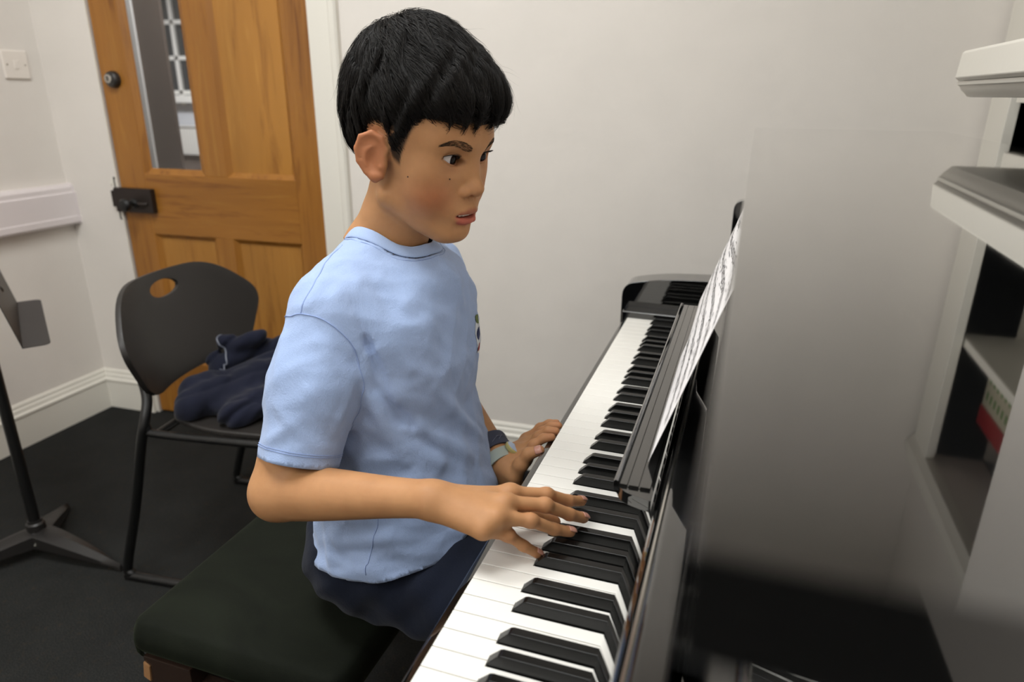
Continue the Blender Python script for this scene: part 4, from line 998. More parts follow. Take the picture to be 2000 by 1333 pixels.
def strands(n, steps, seg, off_lo, off_hi, ext, wid, seed, lift=0.0, extra=None):
    rs = np.random.RandomState(seed)
    P = Hh[rs.choice(cand, n)]+rs.normal(0, 0.002, (n, 3))
    if extra is not None: P = extra(P, rs)
    for _ in range(5):
        g0 = grad(outer, P); P = P-g0/((g0*g0).sum(1)[:, None]+1e-6)*outer(P)[:, None]*0.9
    offs = rs.uniform(off_lo, off_hi, n); ex = rs.exponential(ext, n)*(0.3+1.5*np.abs(np.sin(P[:, 1]*95+0.7))**3); alive = np.ones(n, bool); over = np.zeros(n)
    W = np.array([-0.062, 0.004, 0.150]); jit = rs.normal(0, 0.16, (n, 3)); clump = np.stack([np.sin(P@np.array([90, 40, 70.])+i*2) for i in range(3)], -1)*0.16
    pts = [P.copy()]; L = rs.uniform(0.6, 1.3, n)[:, None]*seg
    for s in range(steps):
        g = grad(outer, P); g /= np.linalg.norm(g, axis=1)[:, None]+1e-9
        v = P-W; v[:, 2] *= 0.7; v /= np.linalg.norm(v, axis=1)[:, None]+1e-9
        side = np.clip((np.abs(P[:, 1])-0.045)/0.03, 0, 1)[:, None]; back = np.clip((-0.02-P[:, 0])/0.05, 0, 1)[:, None]
        D = v*0.8+np.array([0.85, 0.0, -0.15])*(1-back)*(1-side*0.65)+np.array([0.30, 0, -1.0])*side*(1-back*0.7)*np.clip((0.12-P[:, 2:3])/0.06, 0, 1)+np.array([0, 0, -1.2])*back+np.array([0.1, -0.25, -0.3])*np.clip((P[:, 0:1]-0.05)/0.04, 0, 1)*1.0+jit+clump
        D -= g*(D*g).sum(1)[:, None]; D /= np.linalg.norm(D, axis=1)[:, None]+1e-9
        Q = P+D*L
        t = (s+1)/steps
        o = offs+lift*t*t
        for _ in range(2):
            d = outer(Q); up = Q[:, 2]-hairline(Q); tgt = o-np.where(Q[:, 0] < 0.06, 0.013*np.clip(1-up/0.035, 0, 1)**2, 0.006*np.clip(1-up/0.030, 0, 1)**2)
            g2 = grad(outer, Q); g2 /= np.linalg.norm(g2, axis=1)[:, None]+1e-9; Q = Q-g2*(d-tgt)[:, None]
        out_ = Q[:, 2] < hairline(Q)
        over += out_*L[:, 0]; stop = over > ex*(Q[:, 0] > 0.05)*1.0+ex*0.35
        alive &= ~stop; Q = np.where(alive[:, None], Q, P+D*1e-5); P = Q; pts.append(P.copy())
    A = np.stack(pts, 1)                                   # n, steps+1, 3
    T = np.gradient(A, axis=1); T /= np.linalg.norm(T, axis=2)[..., None]+1e-9
    g = grad(outer, A.reshape(-1, 3)).reshape(A.shape); g /= np.linalg.norm(g, axis=2)[..., None]+1e-9
    B = np.cross(T, g); B /= np.linalg.norm(B, axis=2)[..., None]+1e-9
    w = wid*np.sin(np.linspace(0.25, 1, steps+1)*np.pi*0.98)[None, :, None]*rs.uniform(0.6, 1.3, n)[:, None, None]
    A3 = np.stack([A-B*w, A+B*w, A+g*w*0.8], 2)             # n, m, 3, 3
    m = steps+1; Vw = h2w(A3.reshape(-1, 3)); idx = np.arange(n)[:, None, None]*m*3+np.arange(m-1)[None, :, None]*3
    k = np.arange(3)[None, None, :]; k2 = (k+1) % 3
    Fq = np.stack([idx+k, idx+k2, idx+3+k2, idx+3+k], -1).reshape(-1, 4)
    return Vw, Fq
Va, Fa = strands(12000, 9, 0.0062, -0.0008, 0.0026, 0.004, 0.00036, 3)
Vb, Fb = strands(1600, 8, 0.0060, 0.0015, 0.0045, 0.006, 0.00026, 5, lift=0.002)
Vc, Fc = strands(60, 9, 0.0065, 0.003, 0.006, 0.006, 0.00016, 9, lift=0.016)
def fringe(P, rs):
    n = len(P); y = rs.uniform(-0.075, 0.055, n); return np.stack([rs.uniform(0.045, 0.088, n), y, rs.uniform(0.078, 0.125, n)], 1)
Vd, Fd = strands(2600, 10, 0.0066, -0.002, 0.0016, 0.0065, 0.00034, 11, extra=fringe)
parts_ = [(Va, Fa), (Vb, Fb), (Vc, Fc), (Vd, Fd)]; o_ = 0; FF = []
for v, f in parts_: FF.append(f+o_); o_ += len(v)
st = to_mesh('hair_strands', np.concatenate([v for v, f in parts_]), np.concatenate(FF), M['hair'], hair, PM); st['kind'] = 'stuff'
# eyebrows and lashes: short strands following the brow ridge
def surf(p, off=0.0, d=(1, 0, 0)):
    """slide a head-space point along d onto the skin"""
    p = np.array(p, float); d = np.array(d, float); d /= np.linalg.norm(d)
    ts = np.arange(0.0, 0.075, 0.0004)[::-1]; v = head_sdf(h2w(p+ts[:, None]*d))/HS-off
    k = int(np.argmax(v < 0))
    if k == 0: return p+d*0.03
    a = v[k-1]/(v[k-1]-v[k]); return p+d*(ts[k-1]+(ts[k]-ts[k-1])*a)
def hairs(name, items, mat, par, n=4):
    mb = MB()
    for pts, w_ in items:
        mb.tube([Vector(h2w(q))+Vector((0.25, 0.64, 0)) for q in pts], [w_*(1-0.75*i/(len(pts)-1)) for i in range(len(pts))], n, caps=False)
    return mb.build(name, mat, par, ang=None)
M['brow'] = simple('eyebrow_hair', (0.045, 0.030, 0.020, 1), 0.7, spec=0.1)
for s in (-1, 1):
    it = []; rb = random.Random(5+s)
    for i in range(460):
        t = rb.random(); u = rb.uniform(-1, 1); y = 0.0125+0.038*t; thick = 0.0050*(1-0.75*t**2)*min(1, 0.55+t*3)
        z = 0.0310+0.0085*math.sin(min(1.0, t*0.95)*math.pi*0.72)+u*thick-0.003*max(0, t-0.6)/0.4
        p = surf((0.02, s*y*0.75, z), 0.0001, (1, s*y*0.25/0.055, 0)); q = surf((0.02, s*(y+0.0042)*0.75, z+0.0016*(1-t*1.7)), 0.0005, (1, s*(y+0.0042)*0.25/0.055, 0))
        it.append(([p, (p+q)/2+np.array([0.0002, 0, 0]), q], 0.00010))
    hairs('eyebrow', it, M['brow'], body)
    it = []
    for i in range(40):
        t = i/43; w_ = 0.0150; y = (t*2-1)*w_*0.97; hh = 0.0062; Rr = (w_*w_+hh*hh)/(2*hh); z = math.sqrt(max(0, Rr*Rr-y*y))-(Rr-hh)
        yy, zz = 0.0296+y, 0.0172+z*0.97+0.16*y
        b = np.array([EYE[0]+math.sqrt(max(1e-6, (ER+0.0014)**2-(yy-EYE[1])**2-(zz-EYE[2])**2)), s*yy, zz])
        o = (b-np.array([EYE[0]-0.004, s*EYE[1], EYE[2]])); o /= np.linalg.norm(o); o[1] += s*0.35*t; ln = 0.0050+0.0022*t
        it.append(([b, b+o*ln*0.5+np.array([0, 0, -0.0002]), b+o*ln+np.array([0, 0, 0.0016])], 0.00022))
    hairs('eyelashes', it, M['lash'], body)
    # dark lash line along the upper lid
    line = []
    for i in range(17):
        t = i/16; w_ = 0.0150; y = (t*2-1)*w_*0.98; hh = 0.0062; Rr = (w_*w_+hh*hh)/(2*hh); z = math.sqrt(max(0, Rr*Rr-y*y))-(Rr-hh)
        yy, zz = 0.0296+y, 0.0172+z*0.98+0.16*y
        line.append(np.array([EYE[0]+math.sqrt(max(1e-6, (ER+0.0012)**2-(yy-EYE[1])**2-(zz-EYE[2])**2)), s*yy, zz]))
    MB().tube([Vector(h2w(q))+Vector((0.25, 0.64, 0)) for q in line], 0.00042, 6).build('lash_line', M['lash'], body, ang=None)
# moles on the near cheek
M['mole'] = simple('mole_brown', srgb(66, 40, 28), 0.5)
for c, r in (((0.03, -0.062, -0.0095), 0.00085), ((0.04, -0.0325, -0.0055), 0.00095)):
    ts = np.arange(0, 0.09, 0.0004); dirn = np.array([0.15, -1, 0]) if c[1] < -0.05 else np.array([1, -0.05, 0]); p0 = np.array([c[0], c[1]*(0 if c[1] < -0.05 else 1), c[2]])
    dirn = dirn/np.linalg.norm(dirn); v = head_sdf(h2w(p0+ts[:, None]*dirn))/HS; k = int(np.argmax(v > 0)); q = Vector(h2w(p0+ts[k]*dirn))+Vector((0.25, 0.64, 0))
    b = bmesh.new(); bmesh.ops.create_uvsphere(b, u_segments=12, v_segments=8, radius=r); b.transform(Matrix.Translation(q)); mb = MB(); mb.add(b); mb.build('mole', M['mole'], body, ang=None)
# ------------------------------------------------------------------ T-shirt
SZ = np.array([0.50, 0.56, 0.60, 0.66, 0.72, 0.78, 0.85, 0.92, 0.98])
SCX = np.array([-0.185, -0.185, -0.186, -0.188, -0.194, -0.203, -0.2015, -0.205, -0.21])
SCY = np.array([-0.660, -0.660, -0.660, -0.658, -0.655, -0.652, -0.648, -0.645, -0.643])
SRX = np.array([0.126, 0.127, 0.127, 0.112, 0.098, 0.091, 0.0965, 0.090, 0.070])
SRY = np.array([0.140, 0.145, 0.148, 0.145, 0.138, 0.136, 0.142, 0.146, 0.12])
CUFF = np.array([-0.231, -0.840, 0.778]); CUFL = np.array([-0.222, -0.468, 0.792])
FOLDS = []
def wr(P, a, b, c, ph): return np.sin(P[..., 0]*a+P[..., 1]*b+P[..., 2]*c+ph)
def shirt_base(P):
    z = P[..., 2]; cx = np.interp(z, SZ, SCX); cy = np.interp(z, SZ, SCY); rx = np.interp(z, SZ, SRX); ry = np.interp(z, SZ, SRY)
    q = ((np.abs(P[..., 0]-cx)/rx)**2.3+(np.abs(P[..., 1]-cy)/ry)**2.3)**(1/2.3)
    d = (q-1)*np.minimum(rx, ry)*0.95
    d = smax(d, z-0.962, 0.05)
    d = smin(d, ell(P, (-0.198, -0.643, 0.948), (0.078, 0.088, 0.046)), 0.03)
    for s in (-1, 1):
        d = smin(d, cap(P, (-0.218, -0.643+s*0.040, 0.972), (-0.224, -0.643+s*0.118, 0.938), 0.0385, 0.044), 0.03)
        c = CUFF if s < 0 else CUFL
        sh = SHR if s < 0 else SHL
        d = smin(d, chain(P, [tuple(sh+[0.003, -s*0.004, -0.004]), tuple(sh*0.5+c*0.5+[0.002, s*0.001, 0.002]), tuple(c+(c-sh)*0.12)], [0.0465, 0.0450, 0.0445], 0.03), 0.009)
    return d
def shirt_sdf(P):
    d = shirt_base(P)
    for a, b, w_, amp in FOLDS:
        a = np.array(a); b = np.array(b); dd = b-a; t = np.clip(((P-a)@dd)/(dd@dd), 0, 1); q = P-a-t[..., None]*dd; r2 = (q*q).sum(-1)
        d = d-amp*np.exp(-r2/(w_*w_))*np.sin(np.clip(t, 0.04, 0.96)*np.pi)**0.5
    n = wr(P, 70, 30, -55, 0.3)*wr(P, -38, 62, 45, 1.1)*0.0009+(1-np.abs(wr(P, 95, -70, 48, 2)+0.5*wr(P, 30, 60, -40, 0.5)))*0.0011+(1-np.abs(wr(P, -60, 80, 85, 1)+0.6*wr(P, 50, 20, 60, 2.5)))*0.0010
    lowz = np.clip((0.69-P[..., 2])/0.10, 0, 1)
    n = n+lowz*(0.0028*np.sin(P[..., 2]*95+P[..., 1]*38+np.sin(P[..., 0]*45)*1.2))
    return d-n
FOLDS = [
 ((-0.196, -0.795, 0.957), (-0.170, -0.785, 0.872), 0.0066, 0.0057),
 ((-0.185, -0.764, 0.967), (-0.132, -0.753, 0.871), 0.0077, 0.0053),
 ((-0.173, -0.734, 0.969), (-0.116, -0.717, 0.873), 0.0077, 0.0047),
 ((-0.144, -0.735, 0.939), (-0.109, -0.659, 0.810), 0.0066, 0.0047),
 ((-0.126, -0.720, 0.924), (-0.109, -0.633, 0.814), 0.0055, 0.0038),
 ((-0.174, -0.796, 0.869), (-0.138, -0.765, 0.756), 0.0077, 0.0085),
 ((-0.171, -0.785, 0.891), (-0.184, -0.788, 0.807), 0.0066, 0.0085),
 ((-0.172, -0.784, 0.807), (-0.110, -0.725, 0.736), 0.0088, 0.0095),
 ((-0.135, -0.754, 0.799), (-0.091, -0.653, 0.705), 0.0099, 0.0095),
 ((-0.116, -0.721, 0.835), (-0.099, -0.622, 0.727), 0.0088, 0.0076),
 ((-0.181, -0.784, 0.949), (-0.149, -0.773, 0.839), 0.0055, -0.0042),
 ((-0.161, -0.781, 0.853), (-0.116, -0.727, 0.754), 0.0066, -0.0057),
 ((-0.232, -0.863, 0.852), (-0.201, -0.861, 0.820), 0.0055, 0.0042),
 ((-0.229, -0.846, 0.893), (-0.193, -0.823, 0.902), 0.0055, 0.0034),
 ((-0.203, -0.850, 0.875), (-0.183, -0.831, 0.815), 0.0055, 0.0047),
 ((-0.194, -0.821, 0.906), (-0.174, -0.808, 0.862), 0.0055, 0.0038),
 ((-0.240, -0.870, 0.818), (-0.211, -0.862, 0.843), 0.0055, 0.0038),
 ((-0.212, -0.819, 0.927), (-0.187, -0.824, 0.891), 0.0055, 0.0034),
 ((-0.183, -0.835, 0.823), (-0.176, -0.803, 0.878), 0.0066, 0.0057),
 ((-0.250, -0.812, 0.926), (-0.240, -0.851, 0.882), 0.0066, 0.0047),
 ((-0.217, -0.802, 0.646), (-0.148, -0.796, 0.666), 0.0066, 0.0076),
 ((-0.194, -0.805, 0.632), (-0.097, -0.759, 0.649), 0.0066, 0.0076),
 ((-0.166, -0.805, 0.623), (-0.087, -0.752, 0.628), 0.0055, 0.0057),
 ((-0.235, -0.797, 0.638), (-0.227, -0.803, 0.606), 0.0066, 0.0057),
 ((-0.236, -0.798, 0.620), (-0.160, -0.805, 0.617), 0.0066, 0.0057),
 ((-0.148, -0.796, 0.666), (-0.082, -0.730, 0.645), 0.0066, 0.0076),
 ((-0.128, -0.654, 0.970), (-0.113, -0.636, 0.914), 0.0066, 0.0057),
 ((-0.216, -0.777, 0.979), (-0.223, -0.808, 0.952), 0.0066, 0.0047),
 ((-0.245, -0.751, 0.982), (-0.190, -0.754, 0.976), 0.0066, 0.0038)]
slo, shi = np.array([-0.36, -0.93, 0.52]), np.array([-0.01, -0.37, 1.04])
V3, F3 = surface_nets([(shirt_sdf, slo, shi, 0.0)], 0.0030, slo, shi)
V3 = smooth_np(V3, F3, 1, 0.5)
NCX, NCY, NRX, NRY = -0.204, -0.643, 0.0580, 0.0590
def cuts(V):
    """signed distances (positive = outside the garment) to the neck, the two cuffs and the hem"""
    nk = np.where(V[:, 2] > 0.93, (1-np.sqrt(((V[:, 0]-NCX)/NRX)**2+((V[:, 1]-NCY)/NRY)**2))*0.06, -1)
    cf = []
    for s in (-1, 1):
        c = CUFF if s < 0 else CUFL; sh = SHR if s < 0 else SHL; ax = (c-sh)/np.linalg.norm(c-sh)
        t = (V-c)@ax; tq = ((np.abs(V[:, 0]-np.interp(V[:, 2], SZ, SCX))/np.interp(V[:, 2], SZ, SRX))**2.3+(np.abs(V[:, 1]-np.interp(V[:, 2], SZ, SCY))/np.interp(V[:, 2], SZ, SRY))**2.3)**(1/2.3)
        side = ((V[:, 1] < -0.775) if s < 0 else (V[:, 1] > -0.515)) & (tq > 1.07)
        cf.append(np.where((np.linalg.norm(V-c-np.outer(t, ax), axis=1) < 0.072) & side & (V[:, 2] > 0.70), t, -1))
    hem = 0.586+(V[:, 0]+0.30)*0.10+0.030*np.clip((V[:, 0]+0.17)/0.1, 0, 1)**1.5+0.004*np.sin(V[:, 1]*60)
    return nk, cf[0], cf[1], hem-V[:, 2]
def trim(V, F):
    for which in range(4):
        d = cuts(V)[which]; V, F = drop(V, F, d > 0.0)
    # pull the ragged rim exactly onto the cut
    E = np.sort(np.concatenate([F[:, [0, 1]], F[:, [1, 2]], F[:, [2, 3]], F[:, [3, 0]]]), 1); key = E[:, 0].astype(np.int64)*len(V)+E[:, 1]
    u, c = np.unique(key, return_counts=True); be = u[c == 1]; b = np.unique(np.concatenate([be//len(V), be % len(V)]))
    for _ in range(3):
        D = np.stack(cuts(V[b]), 1); D[D < -0.012] = 9; w_ = np.argmin(np.abs(D), 1)
        for j in range(4):
            m = b[(w_ == j) & (np.abs(D[np.arange(len(b)), w_]) < 0.012)]
            if len(m) == 0: continue
            dd = cuts(V[m])[j]
            if j == 0:
                r = np.stack([(V[m, 0]-NCX), (V[m, 1]-NCY)], 1); r /= np.linalg.norm(r, axis=1)[:, None]; V[m, :2] += r*dd[:, None]
            elif j in (1, 2):
                c_ = CUFF if j == 1 else CUFL; sh = SHR if j == 1 else SHL; ax = (c_-sh)/np.linalg.norm(c_-sh); V[m] -= ax*dd[:, None]
            else: V[m, 2] += dd
    return V, F
V3, F3 = trim(V3, F3)
def cloth(name, c, c2, sheen=0.2, wr_=0.35):
    t = NT(name); a = t.noise(900, 2, 0.6, (1, 1, 0.5)); b = t.noise(7, 4, 0.6)
    rp = t.ramp(b.outputs['Fac'], [(0.3, c2), (0.65, c)]); m2 = t.n('ShaderNodeMixRGB', blend_type='MULTIPLY'); m2.inputs[0].default_value = 0.3
    ra = t.ramp(a.outputs['Fac'], [(0.35, (0.8, 0.8, 0.8, 1)), (0.6, (1, 1, 1, 1))]); t.l(rp.outputs[0], m2.inputs[1]); t.l(ra.outputs[0], m2.inputs[2]); t.l(m2.outputs[0], t.b.inputs['Base Color'])
    t.set(Roughness=0.9); t.b.inputs['Sheen Weight'].default_value = sheen; t.b.inputs['Specular IOR Level'].default_value = 0.2
    wv = t.noise(16, 5, 0.55, (1.1, 1.1, 0.8), dist=0.6); mth = t.n('ShaderNodeMath', operation='MULTIPLY_ADD'); t.l(wv.outputs['Fac'], mth.inputs[0]); mth.inputs[1].default_value = 7.0
    t.l(a.outputs['Fac'], mth.inputs[2]); t.bump(mth.outputs[0], wr_, 0.0014); return t.m
M['shirt'] = cloth('light_blue_cotton', srgb(162, 182, 220), srgb(153, 174, 212))
M['rib'] = cloth('light_blue_rib', srgb(168, 188, 225), srgb(159, 180, 217), wr_=0.1)
M['shorts'] = cloth('navy_cotton', srgb(24, 30, 46), srgb(19, 24, 36), 0.05)
M['stitch'] = simple('blue_stitching', srgb(140, 160, 204), 0.9)
PMo = Vector((0.25, 0.64, 0))
shirt = to_mesh('t_shirt', V3, F3, M['shirt'], person, PM)
so = shirt.modifiers.new('thick', 'SOLIDIFY'); so.thickness = 0.0018; so.offset = -1
def ongarm(p, off=0.0, it=6, fn=None):
    fn = fn or shirt_sdf; p = np.array(p, float)[None, :]
    for _ in range(it):
        d = fn(p)-off; e = 1e-4; g = np.stack([(fn(p+np.eye(3)[i]*e)-fn(p-np.eye(3)[i]*e))/(2*e) for i in range(3)], -1); n2 = (g*g).sum(-1)[:, None]+1e-9; p = p-g/n2*d[:, None]
    return p[0], (g/np.sqrt(n2))[0]
def seam(pts, name, r=0.0008, off=0.0006, mat='stitch', n=70, closed=False):
    P = [Vector(p) for p in pts]; line = []
    Q = sm_path(P+([P[0]] if closed else []), max(2, n//len(P)))
    for q in Q: line.append(Vector(ongarm(q, off)[0])+PMo)
    return MB().tube(line, r, 6, flat=0.6).build(name, M[mat], shirt, ang=None)
# ribbed collar standing a little off the neckline
V = []; F = []; nA, nB = 72, 5
for i in range(nA):
    a = 2*math.pi*i/nA; ca, sa = math.cos(a), math.sin(a)
    for j in range(nB):
        t = j/(nB-1)                                   # 0 on the shirt, 1 at the neck edge
        k = 1.05-0.21*t; p = np.array([NCX+NRX*k*ca, NCY+NRY*k*sa, 0.975]); lo_, g_ = None, None
        zz = np.linspace(1.06, 0.90, 90); col = np.stack([np.full(90, p[0]), np.full(90, p[1]), zz], 1); dd = shirt_sdf(col); kk = int(np.argmax(dd < 0))
        zt = zz[kk] if dd[kk] < 0 else 0.95
        V.append([p[0], p[1], zt])
V = np.array(V).reshape(nA, nB, 3)
zb = V[:, 0, 2].copy()
zb = (zb+np.roll(zb, 1)+np.roll(zb, -1)+np.roll(zb, 2)+np.roll(zb, -2))/5
for j in range(nB): V[:, j, 2] = zb+0.0015+[0, 0.0040, 0.0075, 0.0100, 0.0112][j]
V = V.reshape(-1, 3)
for i in range(nA):
    for j in range(nB-1): q = i*nB+j; q2 = ((i+1) % nA)*nB+j; F.append((q, q2, q2+1, q+1))
col_ = to_mesh('collar', V, np.array(F), M['rib'], shirt, PM); s_ = col_.modifiers.new('t', 'SOLIDIFY'); s_.thickness = 0.002; s_.offset = 0; col_.modifiers.new('s', 'SUBSURF').levels = 1; col_.modifiers['s'].render_levels = 1
# stitching lines: neckline, cuffs, shoulder and armhole seams
nst = []
for k in range(72):
    a = 2*math.pi*k/72; zz = np.linspace(1.06, 0.90, 160); col = np.stack([np.full(160, NCX+NRX*1.11*math.cos(a)), np.full(160, NCY+NRY*1.11*math.sin(a)), zz], 1); dd = shirt_sdf(col); kk = int(np.argmax(dd < 0)); nst.append(Vector(col[kk])+Vector((0, 0, 0.0004))+PMo)
MB().tube(nst, 0.0005, 6, closed=True).build('neck_stitching', M['stitch'], shirt, ang=None)
for s in (-1, 1):
    c = CUFF if s < 0 else CUFL; sh = SHR if s < 0 else SHL; ax = Vector((c-sh).tolist()).normalized(); u_ = ax.cross(Vector((0, 1, 0))).normalized(); v_ = ax.cross(u_)
    for k_, dl in ((0, 0.013), (1, 0.0155)):
        seam([Vector(c)-ax*dl+u_*0.046*math.cos(a)+v_*0.046*math.sin(a) for a in [k*math.pi/8 for k in range(16)]], 'cuff_stitching', 0.0004, 0.0003, closed=True, n=96)
    my = lambda pts: pts if s < 0 else [(x, -1.286-y_, z) for x, y_, z in pts]
    seam(my([(-0.237, -0.71, 1.0), (-0.233, -0.743, 0.99), (-0.225, -0.787, 0.975), (-0.228, -0.807, 0.954), (-0.23, -0.812, 0.944)]), 'shoulder_seam', 0.0009, 0.0001, n=50)
    seam(my([(-0.272, -0.785, 0.925), (-0.255, -0.803, 0.936), (-0.243, -0.809, 0.939), (-0.23, -0.812, 0.944), (-0.207, -0.81, 0.941), (-0.19, -0.804, 0.928), (-0.178, -0.795, 0.906), (-0.173, -0.79, 0.871), (-0.176, -0.791, 0.842), (-0.186, -0.789, 0.812)]), 'armhole_seam', 0.0009, 0.0001, n=90)
    seam(my([(-0.160, -0.798, 0.69), (-0.162, -0.798, 0.675), (-0.166, -0.802, 0.658), (-0.171, -0.804, 0.637), (-0.174, -0.807, 0.617)]), 'side_seam', 0.0008, 0.0001, n=50)
# embroidered badge on the left breast
M['badge_green'] = simple('badge_green_thread', srgb(96, 110, 60), 0.8); M['badge_red'] = simple('badge_red_thread', srgb(170, 50, 50), 0.8); M['badge_white'] = simple('badge_white_thread', srgb(220, 224, 228), 0.8); M['badge_navy'] = simple('badge_navy_thread', srgb(40, 50, 90), 0.8)
def patch(cy, cz, ry_, rz_, mat, par, name, lift=0.0006):
    V = []; F = []; n, m = 20, 4
    for j in range(m+1):
        for i in range(n):
            a = 2*math.pi*i/n; k = j/m; p, g = ongarm((-0.10, cy+ry_*k*math.cos(a), cz+rz_*k*math.sin(a)), lift); V.append(p)
    for j in range(m):
        for i in range(n): q = j*n+i; q2 = j*n+(i+1) % n; F.append((q, q2, q2+n, q+n))
    o = to_mesh(name, np.array(V), np.array(F), mat, par, PM); return o
bd = patch(-0.585, 0.862, 0.022, 0.029, M['badge_white'], shirt, 'embroidered_badge')
patch(-0.590, 0.886, 0.010, 0.007, M['badge_green'], shirt, 'badge_motif', 0.0011); patch(-0.590, 0.866, 0.013, 0.009, M['badge_navy'], shirt, 'badge_motif', 0.0011); patch(-0.592, 0.846, 0.010, 0.0075, M['badge_red'], shirt, 'badge_motif', 0.0011)

# ------------------------------------------------------------------ shorts
def shorts_sdf(P):
    d = ell(P, (-0.225, -0.648, 0.575), (0.105, 0.148, 0.100))
    for s, kn in ((-1, (0.085, -0.735, 0.548)), (1, (0.085, -0.560, 0.548))):
        hp_ = (-0.235, -0.645+s*0.062, 0.563)
        d = smin(d, chain(P, [hp_, (-0.08, hp_[1]*0.5+kn[1]*0.5, 0.556), (0.09, kn[1], 0.55)], [0.083, 0.0755, 0.064], 0.02), 0.02)
    d = d-0.0035*np.sin(P[..., 0]*55+P[..., 1]*45)*np.sin(P[..., 2]*60+P[..., 0]*30)-0.002*np.sin(P[..., 0]*120-P[..., 2]*90)
    return smax(d, 0.4895-P[..., 2], 0.01)
plo, phi = np.array([-0.36, -0.84, 0.47]), np.array([0.10, -0.45, 0.70])
V4, F4 = surface_nets([(shorts_sdf, plo, phi, 0.0)], 0.0045, plo, phi)
V4 = smooth_np(V4, F4, 2, 0.5); V4, F4 = drop(V4, F4, (V4[:, 0] > 0.066) | (V4[:, 2] > 0.655))
shorts = to_mesh('shorts', V4, F4, M['shorts'], person, PM); s_ = shorts.modifiers.new('t', 'SOLIDIFY'); s_.thickness = 0.0015; s_.offset = 1
# ---- keep the body inside the clothes
co = np.empty(len(body.data.vertices)*3, np.float32); body.data.vertices.foreach_get('co', co); B = co.reshape(-1, 3).astype(float)-np.array([0.25, 0.64, 0])
def tuck(B, fn, m, gap):
    idx = np.nonzero(m)[0]
    for _ in range(3):
        p = B[idx]; d = fn(p); e = 4e-4; g = np.stack([(fn(p+np.eye(3)[i]*e)-fn(p-np.eye(3)[i]*e))/(2*e) for i in range(3)], -1); n2 = (g*g).sum(-1)+1e-6
        w_ = np.where(d < 0.03, np.maximum(d+gap, 0), 0); B[idx] = p-g/np.sqrt(n2)[:, None]*np.minimum(w_, 0.008)[:, None]
    return B
ct = np.stack(cuts(B), 1).max(1); forearm = (cap(B, ELR, WRR, 0.052, 0.045) < 0) | (cap(B, ELL, WRL, 0.052, 0.045) < 0) | (B[:, 0] > -0.055)
B = tuck(B, shirt_sdf, (ct < -0.003) & ~forearm & (B[:, 2] < 1.0) & (B[:, 2] > 0.60), 0.010)
B = tuck(B, shorts_sdf, (B[:, 2] < 0.66) & (B[:, 2] > 0.47) & (B[:, 0] < 0.05), 0.005)
body.data.vertices.foreach_set('co', (B+np.array([0.25, 0.64, 0])).astype(np.float32).ravel()); body.data.update()
# ------------------------------------------------------------------ shoes
M['shoe'] = simple('black_shoe', srgb(24, 24, 26), 0.5)
for y in (-0.72, -0.575):
    sl = np.array([-0.05, y-0.07, 0.0]), np.array([0.19, y+0.07, 0.15])
    fn = lambda P, y=y: smax(smin(chain(P, [(0.012, y, 0.05), (0.03, y, 0.042), (0.145, y, 0.030)], [0.044, 0.042, 0.032], 0.02), cap(P, (0.012, y, 0.10), (0.012, y, 0.05), 0.040, 0.043), 0.02), 0.002-P[..., 2], 0.004)
    Vs, Fs = surface_nets([(fn, sl[0], sl[1], 0.0)], 0.005, sl[0], sl[1]); Vs, Fs = drop(Vs, Fs, Vs[:, 2] > 0.098); o = to_mesh('shoe', Vs, Fs, M['shoe'], person, PM)

# ------------------------------------------------------------------ wristband and watch on the left wrist
fa = Vector((WRL-ELL).tolist()).normalized(); wl = Vector(WRL.tolist())
def wframe(c):
    z = fa; x = Vector((0, 0, 1)); x = (x-z*x.dot(z)).normalized(); y = z.cross(x); m = Matrix.Identity(4)
    for i in range(3): m[i][0] = x[i]; m[i][1] = y[i]; m[i][2] = z[i]; m[i][3] = (c+PMo)[i]
    return m
def band(r0, r1, hw, th, name, mat, c, seg=48, par=person):
    m = MB(); prof = [(r0, -hw), (r0+th, -hw), (r1+th, hw), (r1, hw)]
    b = bmesh.new(); rings = []
    for r, z in prof: rings.append([b.verts.new((r*0.92*math.cos(2*math.pi*k/seg), r*1.08*math.sin(2*math.pi*k/seg), z)) for k in range(seg)])
    for i in range(4):
        A, B = rings[i], rings[(i+1) % 4]
        for k in range(seg): b.faces.new((A[k], A[(k+1) % seg], B[(k+1) % seg], B[k]))
    bmesh.ops.recalc_face_normals(b, faces=b.faces[:]); m.add(b); return m.build(name, mat, par, M=wframe(c), ang=40)
M['band'] = simple('navy_silicone', srgb(38, 44, 66), 0.55); M['band_line'] = simple('pale_band_print', srgb(120, 124, 140), 0.6)
M['strap'] = simple('frosted_clear_plastic', srgb(190, 200, 192), 0.15); M['strap'].node_tree.nodes['Principled BSDF'].inputs['Transmission Weight'].default_value = 0.35
M['watch_face'] = simple('pale_blue_watch_face', srgb(176, 196, 226), 0.1); M['watch_gold'] = simple('yellowish_case', srgb(178, 168, 110), 0.2)
wb = band(0.0245, 0.0228, 0.0125, 0.0022, 'wristband', M['band'], wl-fa*0.034)
ln = MB(); rb = random.Random(3)
for k in range(16):
    a0 = rb.uniform(0, 6.28); z0 = rb.uniform(-0.010, 0.010); a1 = a0+rb.choice([0, 0.35, 0.5]); z1 = z0 if a1 != a0 else -z0
    z1 = max(-0.011, min(0.011, z1+rb.choice([0, 0.008, -0.008]))); pts = []
    for t in (0, .25, .5, .75, 1): a = a0+(a1-a0)*t; z = z0+(z1-z0)*t; rr = 0.0242+0.0022-z*0.08; pts.append((rr*0.92*math.cos(a), rr*1.08*math.sin(a), z))
    ln.tube(pts, 0.00035, 5)
ln.build('printed_lines', M['band_line'], wb, M=wframe(wl-fa*0.034), ang=None)
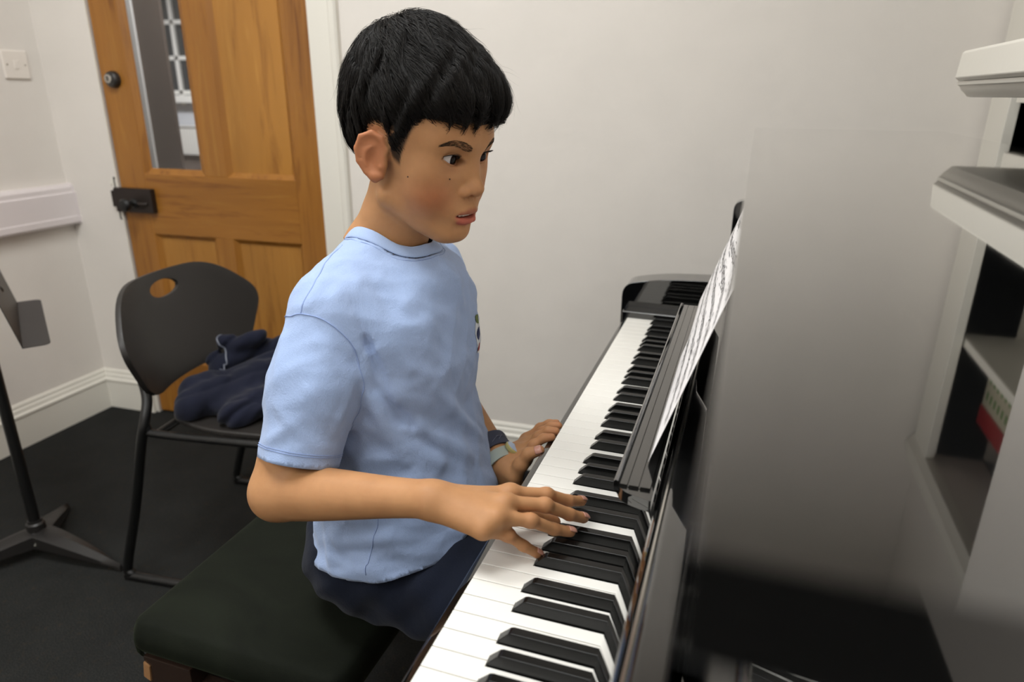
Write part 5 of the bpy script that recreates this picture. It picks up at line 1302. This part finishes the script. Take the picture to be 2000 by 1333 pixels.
wt = band(0.0232, 0.0228, 0.0085, 0.0022, 'wristwatch', M['strap'], wl-fa*0.006)
case = MB().lathe([(0.001, 0.0), (0.0115, 0.0), (0.0128, 0.002), (0.0128, 0.0050), (0.0118, 0.0062), (0.001, 0.0062)], 32)
case.build('watch_case', M['watch_gold'], wt, M=wframe(wl-fa*0.006) @ Matrix.Rotation(R(-35), 4, 'Z') @ Matrix.Translation((0.0225, 0, 0)) @ Matrix.Rotation(R(90), 4, 'Y'))
fc = MB().lathe([(0.001, 0.0063), (0.0112, 0.0063), (0.0112, 0.0068), (0.001, 0.0070)], 32)
fc.build('watch_face', M['watch_face'], wt, M=wframe(wl-fa*0.006) @ Matrix.Rotation(R(-35), 4, 'Z') @ Matrix.Translation((0.0225, 0, 0)) @ Matrix.Rotation(R(90), 4, 'Y'))

# ------------------------------------------------------------------ navy jacket heaped on the chair seat
def jacket_sdf(P):
    d = ell(P, (0.01, 0.0, 0.022), (0.150, 0.170, 0.042))
    for a, b, r in (((-0.10, -0.15, 0.025), (0.05, 0.00, 0.070), 0.040), ((-0.12, -0.10, 0.040), (0.10, 0.10, 0.085), 0.036), ((-0.12, 0.02, 0.060), (0.06, 0.12, 0.100), 0.038),
                    ((-0.10, 0.03, 0.115), (-0.02, 0.05, 0.128), 0.024), ((0.02, -0.17, 0.02), (0.13, -0.05, 0.05), 0.036), ((0.10, 0.02, 0.05), (0.16, 0.08, 0.15), 0.045)):
        d = smin(d, cap(P, a, b, r, r*0.85), 0.014)
    u = P[..., 0]*0.80+P[..., 1]*0.15-P[..., 2]*0.75; v = P[..., 1]*0.75-P[..., 0]*0.5+P[..., 2]*0.4
    u2 = u+0.018*np.sin(v*30+1)+0.008*np.sin(v*75); v2 = v+0.016*np.sin(u*34)
    tri = lambda x: np.abs((x % 1.0)*2-1)
    d = d+0.016*(tri(u2*13+0.2)**2)*(0.6+0.4*np.sin(v*25))-0.006+0.008*tri(v2*11+0.4)**3+0.003*tri(u2*31+v2*9)
    return smax(d, 0.001-P[..., 2], 0.003)
jl, jh = np.array([-0.22, -0.24, -0.01]), np.array([0.24, 0.24, 0.20])
V5, F5 = surface_nets([(jacket_sdf, jl, jh, 0.0)], 0.0036, jl, jh); V5 = smooth_np(V5, F5, 1, 0.5)
jk = empty('jacket', (-0.89, -0.10, 0.452), R(10), label='dark navy jacket heaped on the seat of the black chair', cat='jacket')
M['jacket'] = cloth('navy_fleece', srgb(24, 27, 44), srgb(17, 20, 34), 0.08, 0.2)
jb = to_mesh('jacket_cloth', V5, F5, M['jacket'], jk)
# zip tape running over the fold
zl_ = []
for k in range(26):
    t = k/25; p, g = ongarm((-0.125+0.05*t, 0.035-0.055*t, 0.150-0.085*t), 0.0012, fn=jacket_sdf); zl_.append(Vector(p))
M['zip'] = simple('grey_zip', srgb(96, 100, 112), 0.4)
MB().tube(zl_, 0.0022, 6, flat=0.5).build('zip', M['zip'], jb, ang=None)
bpy.context.view_layer.update()
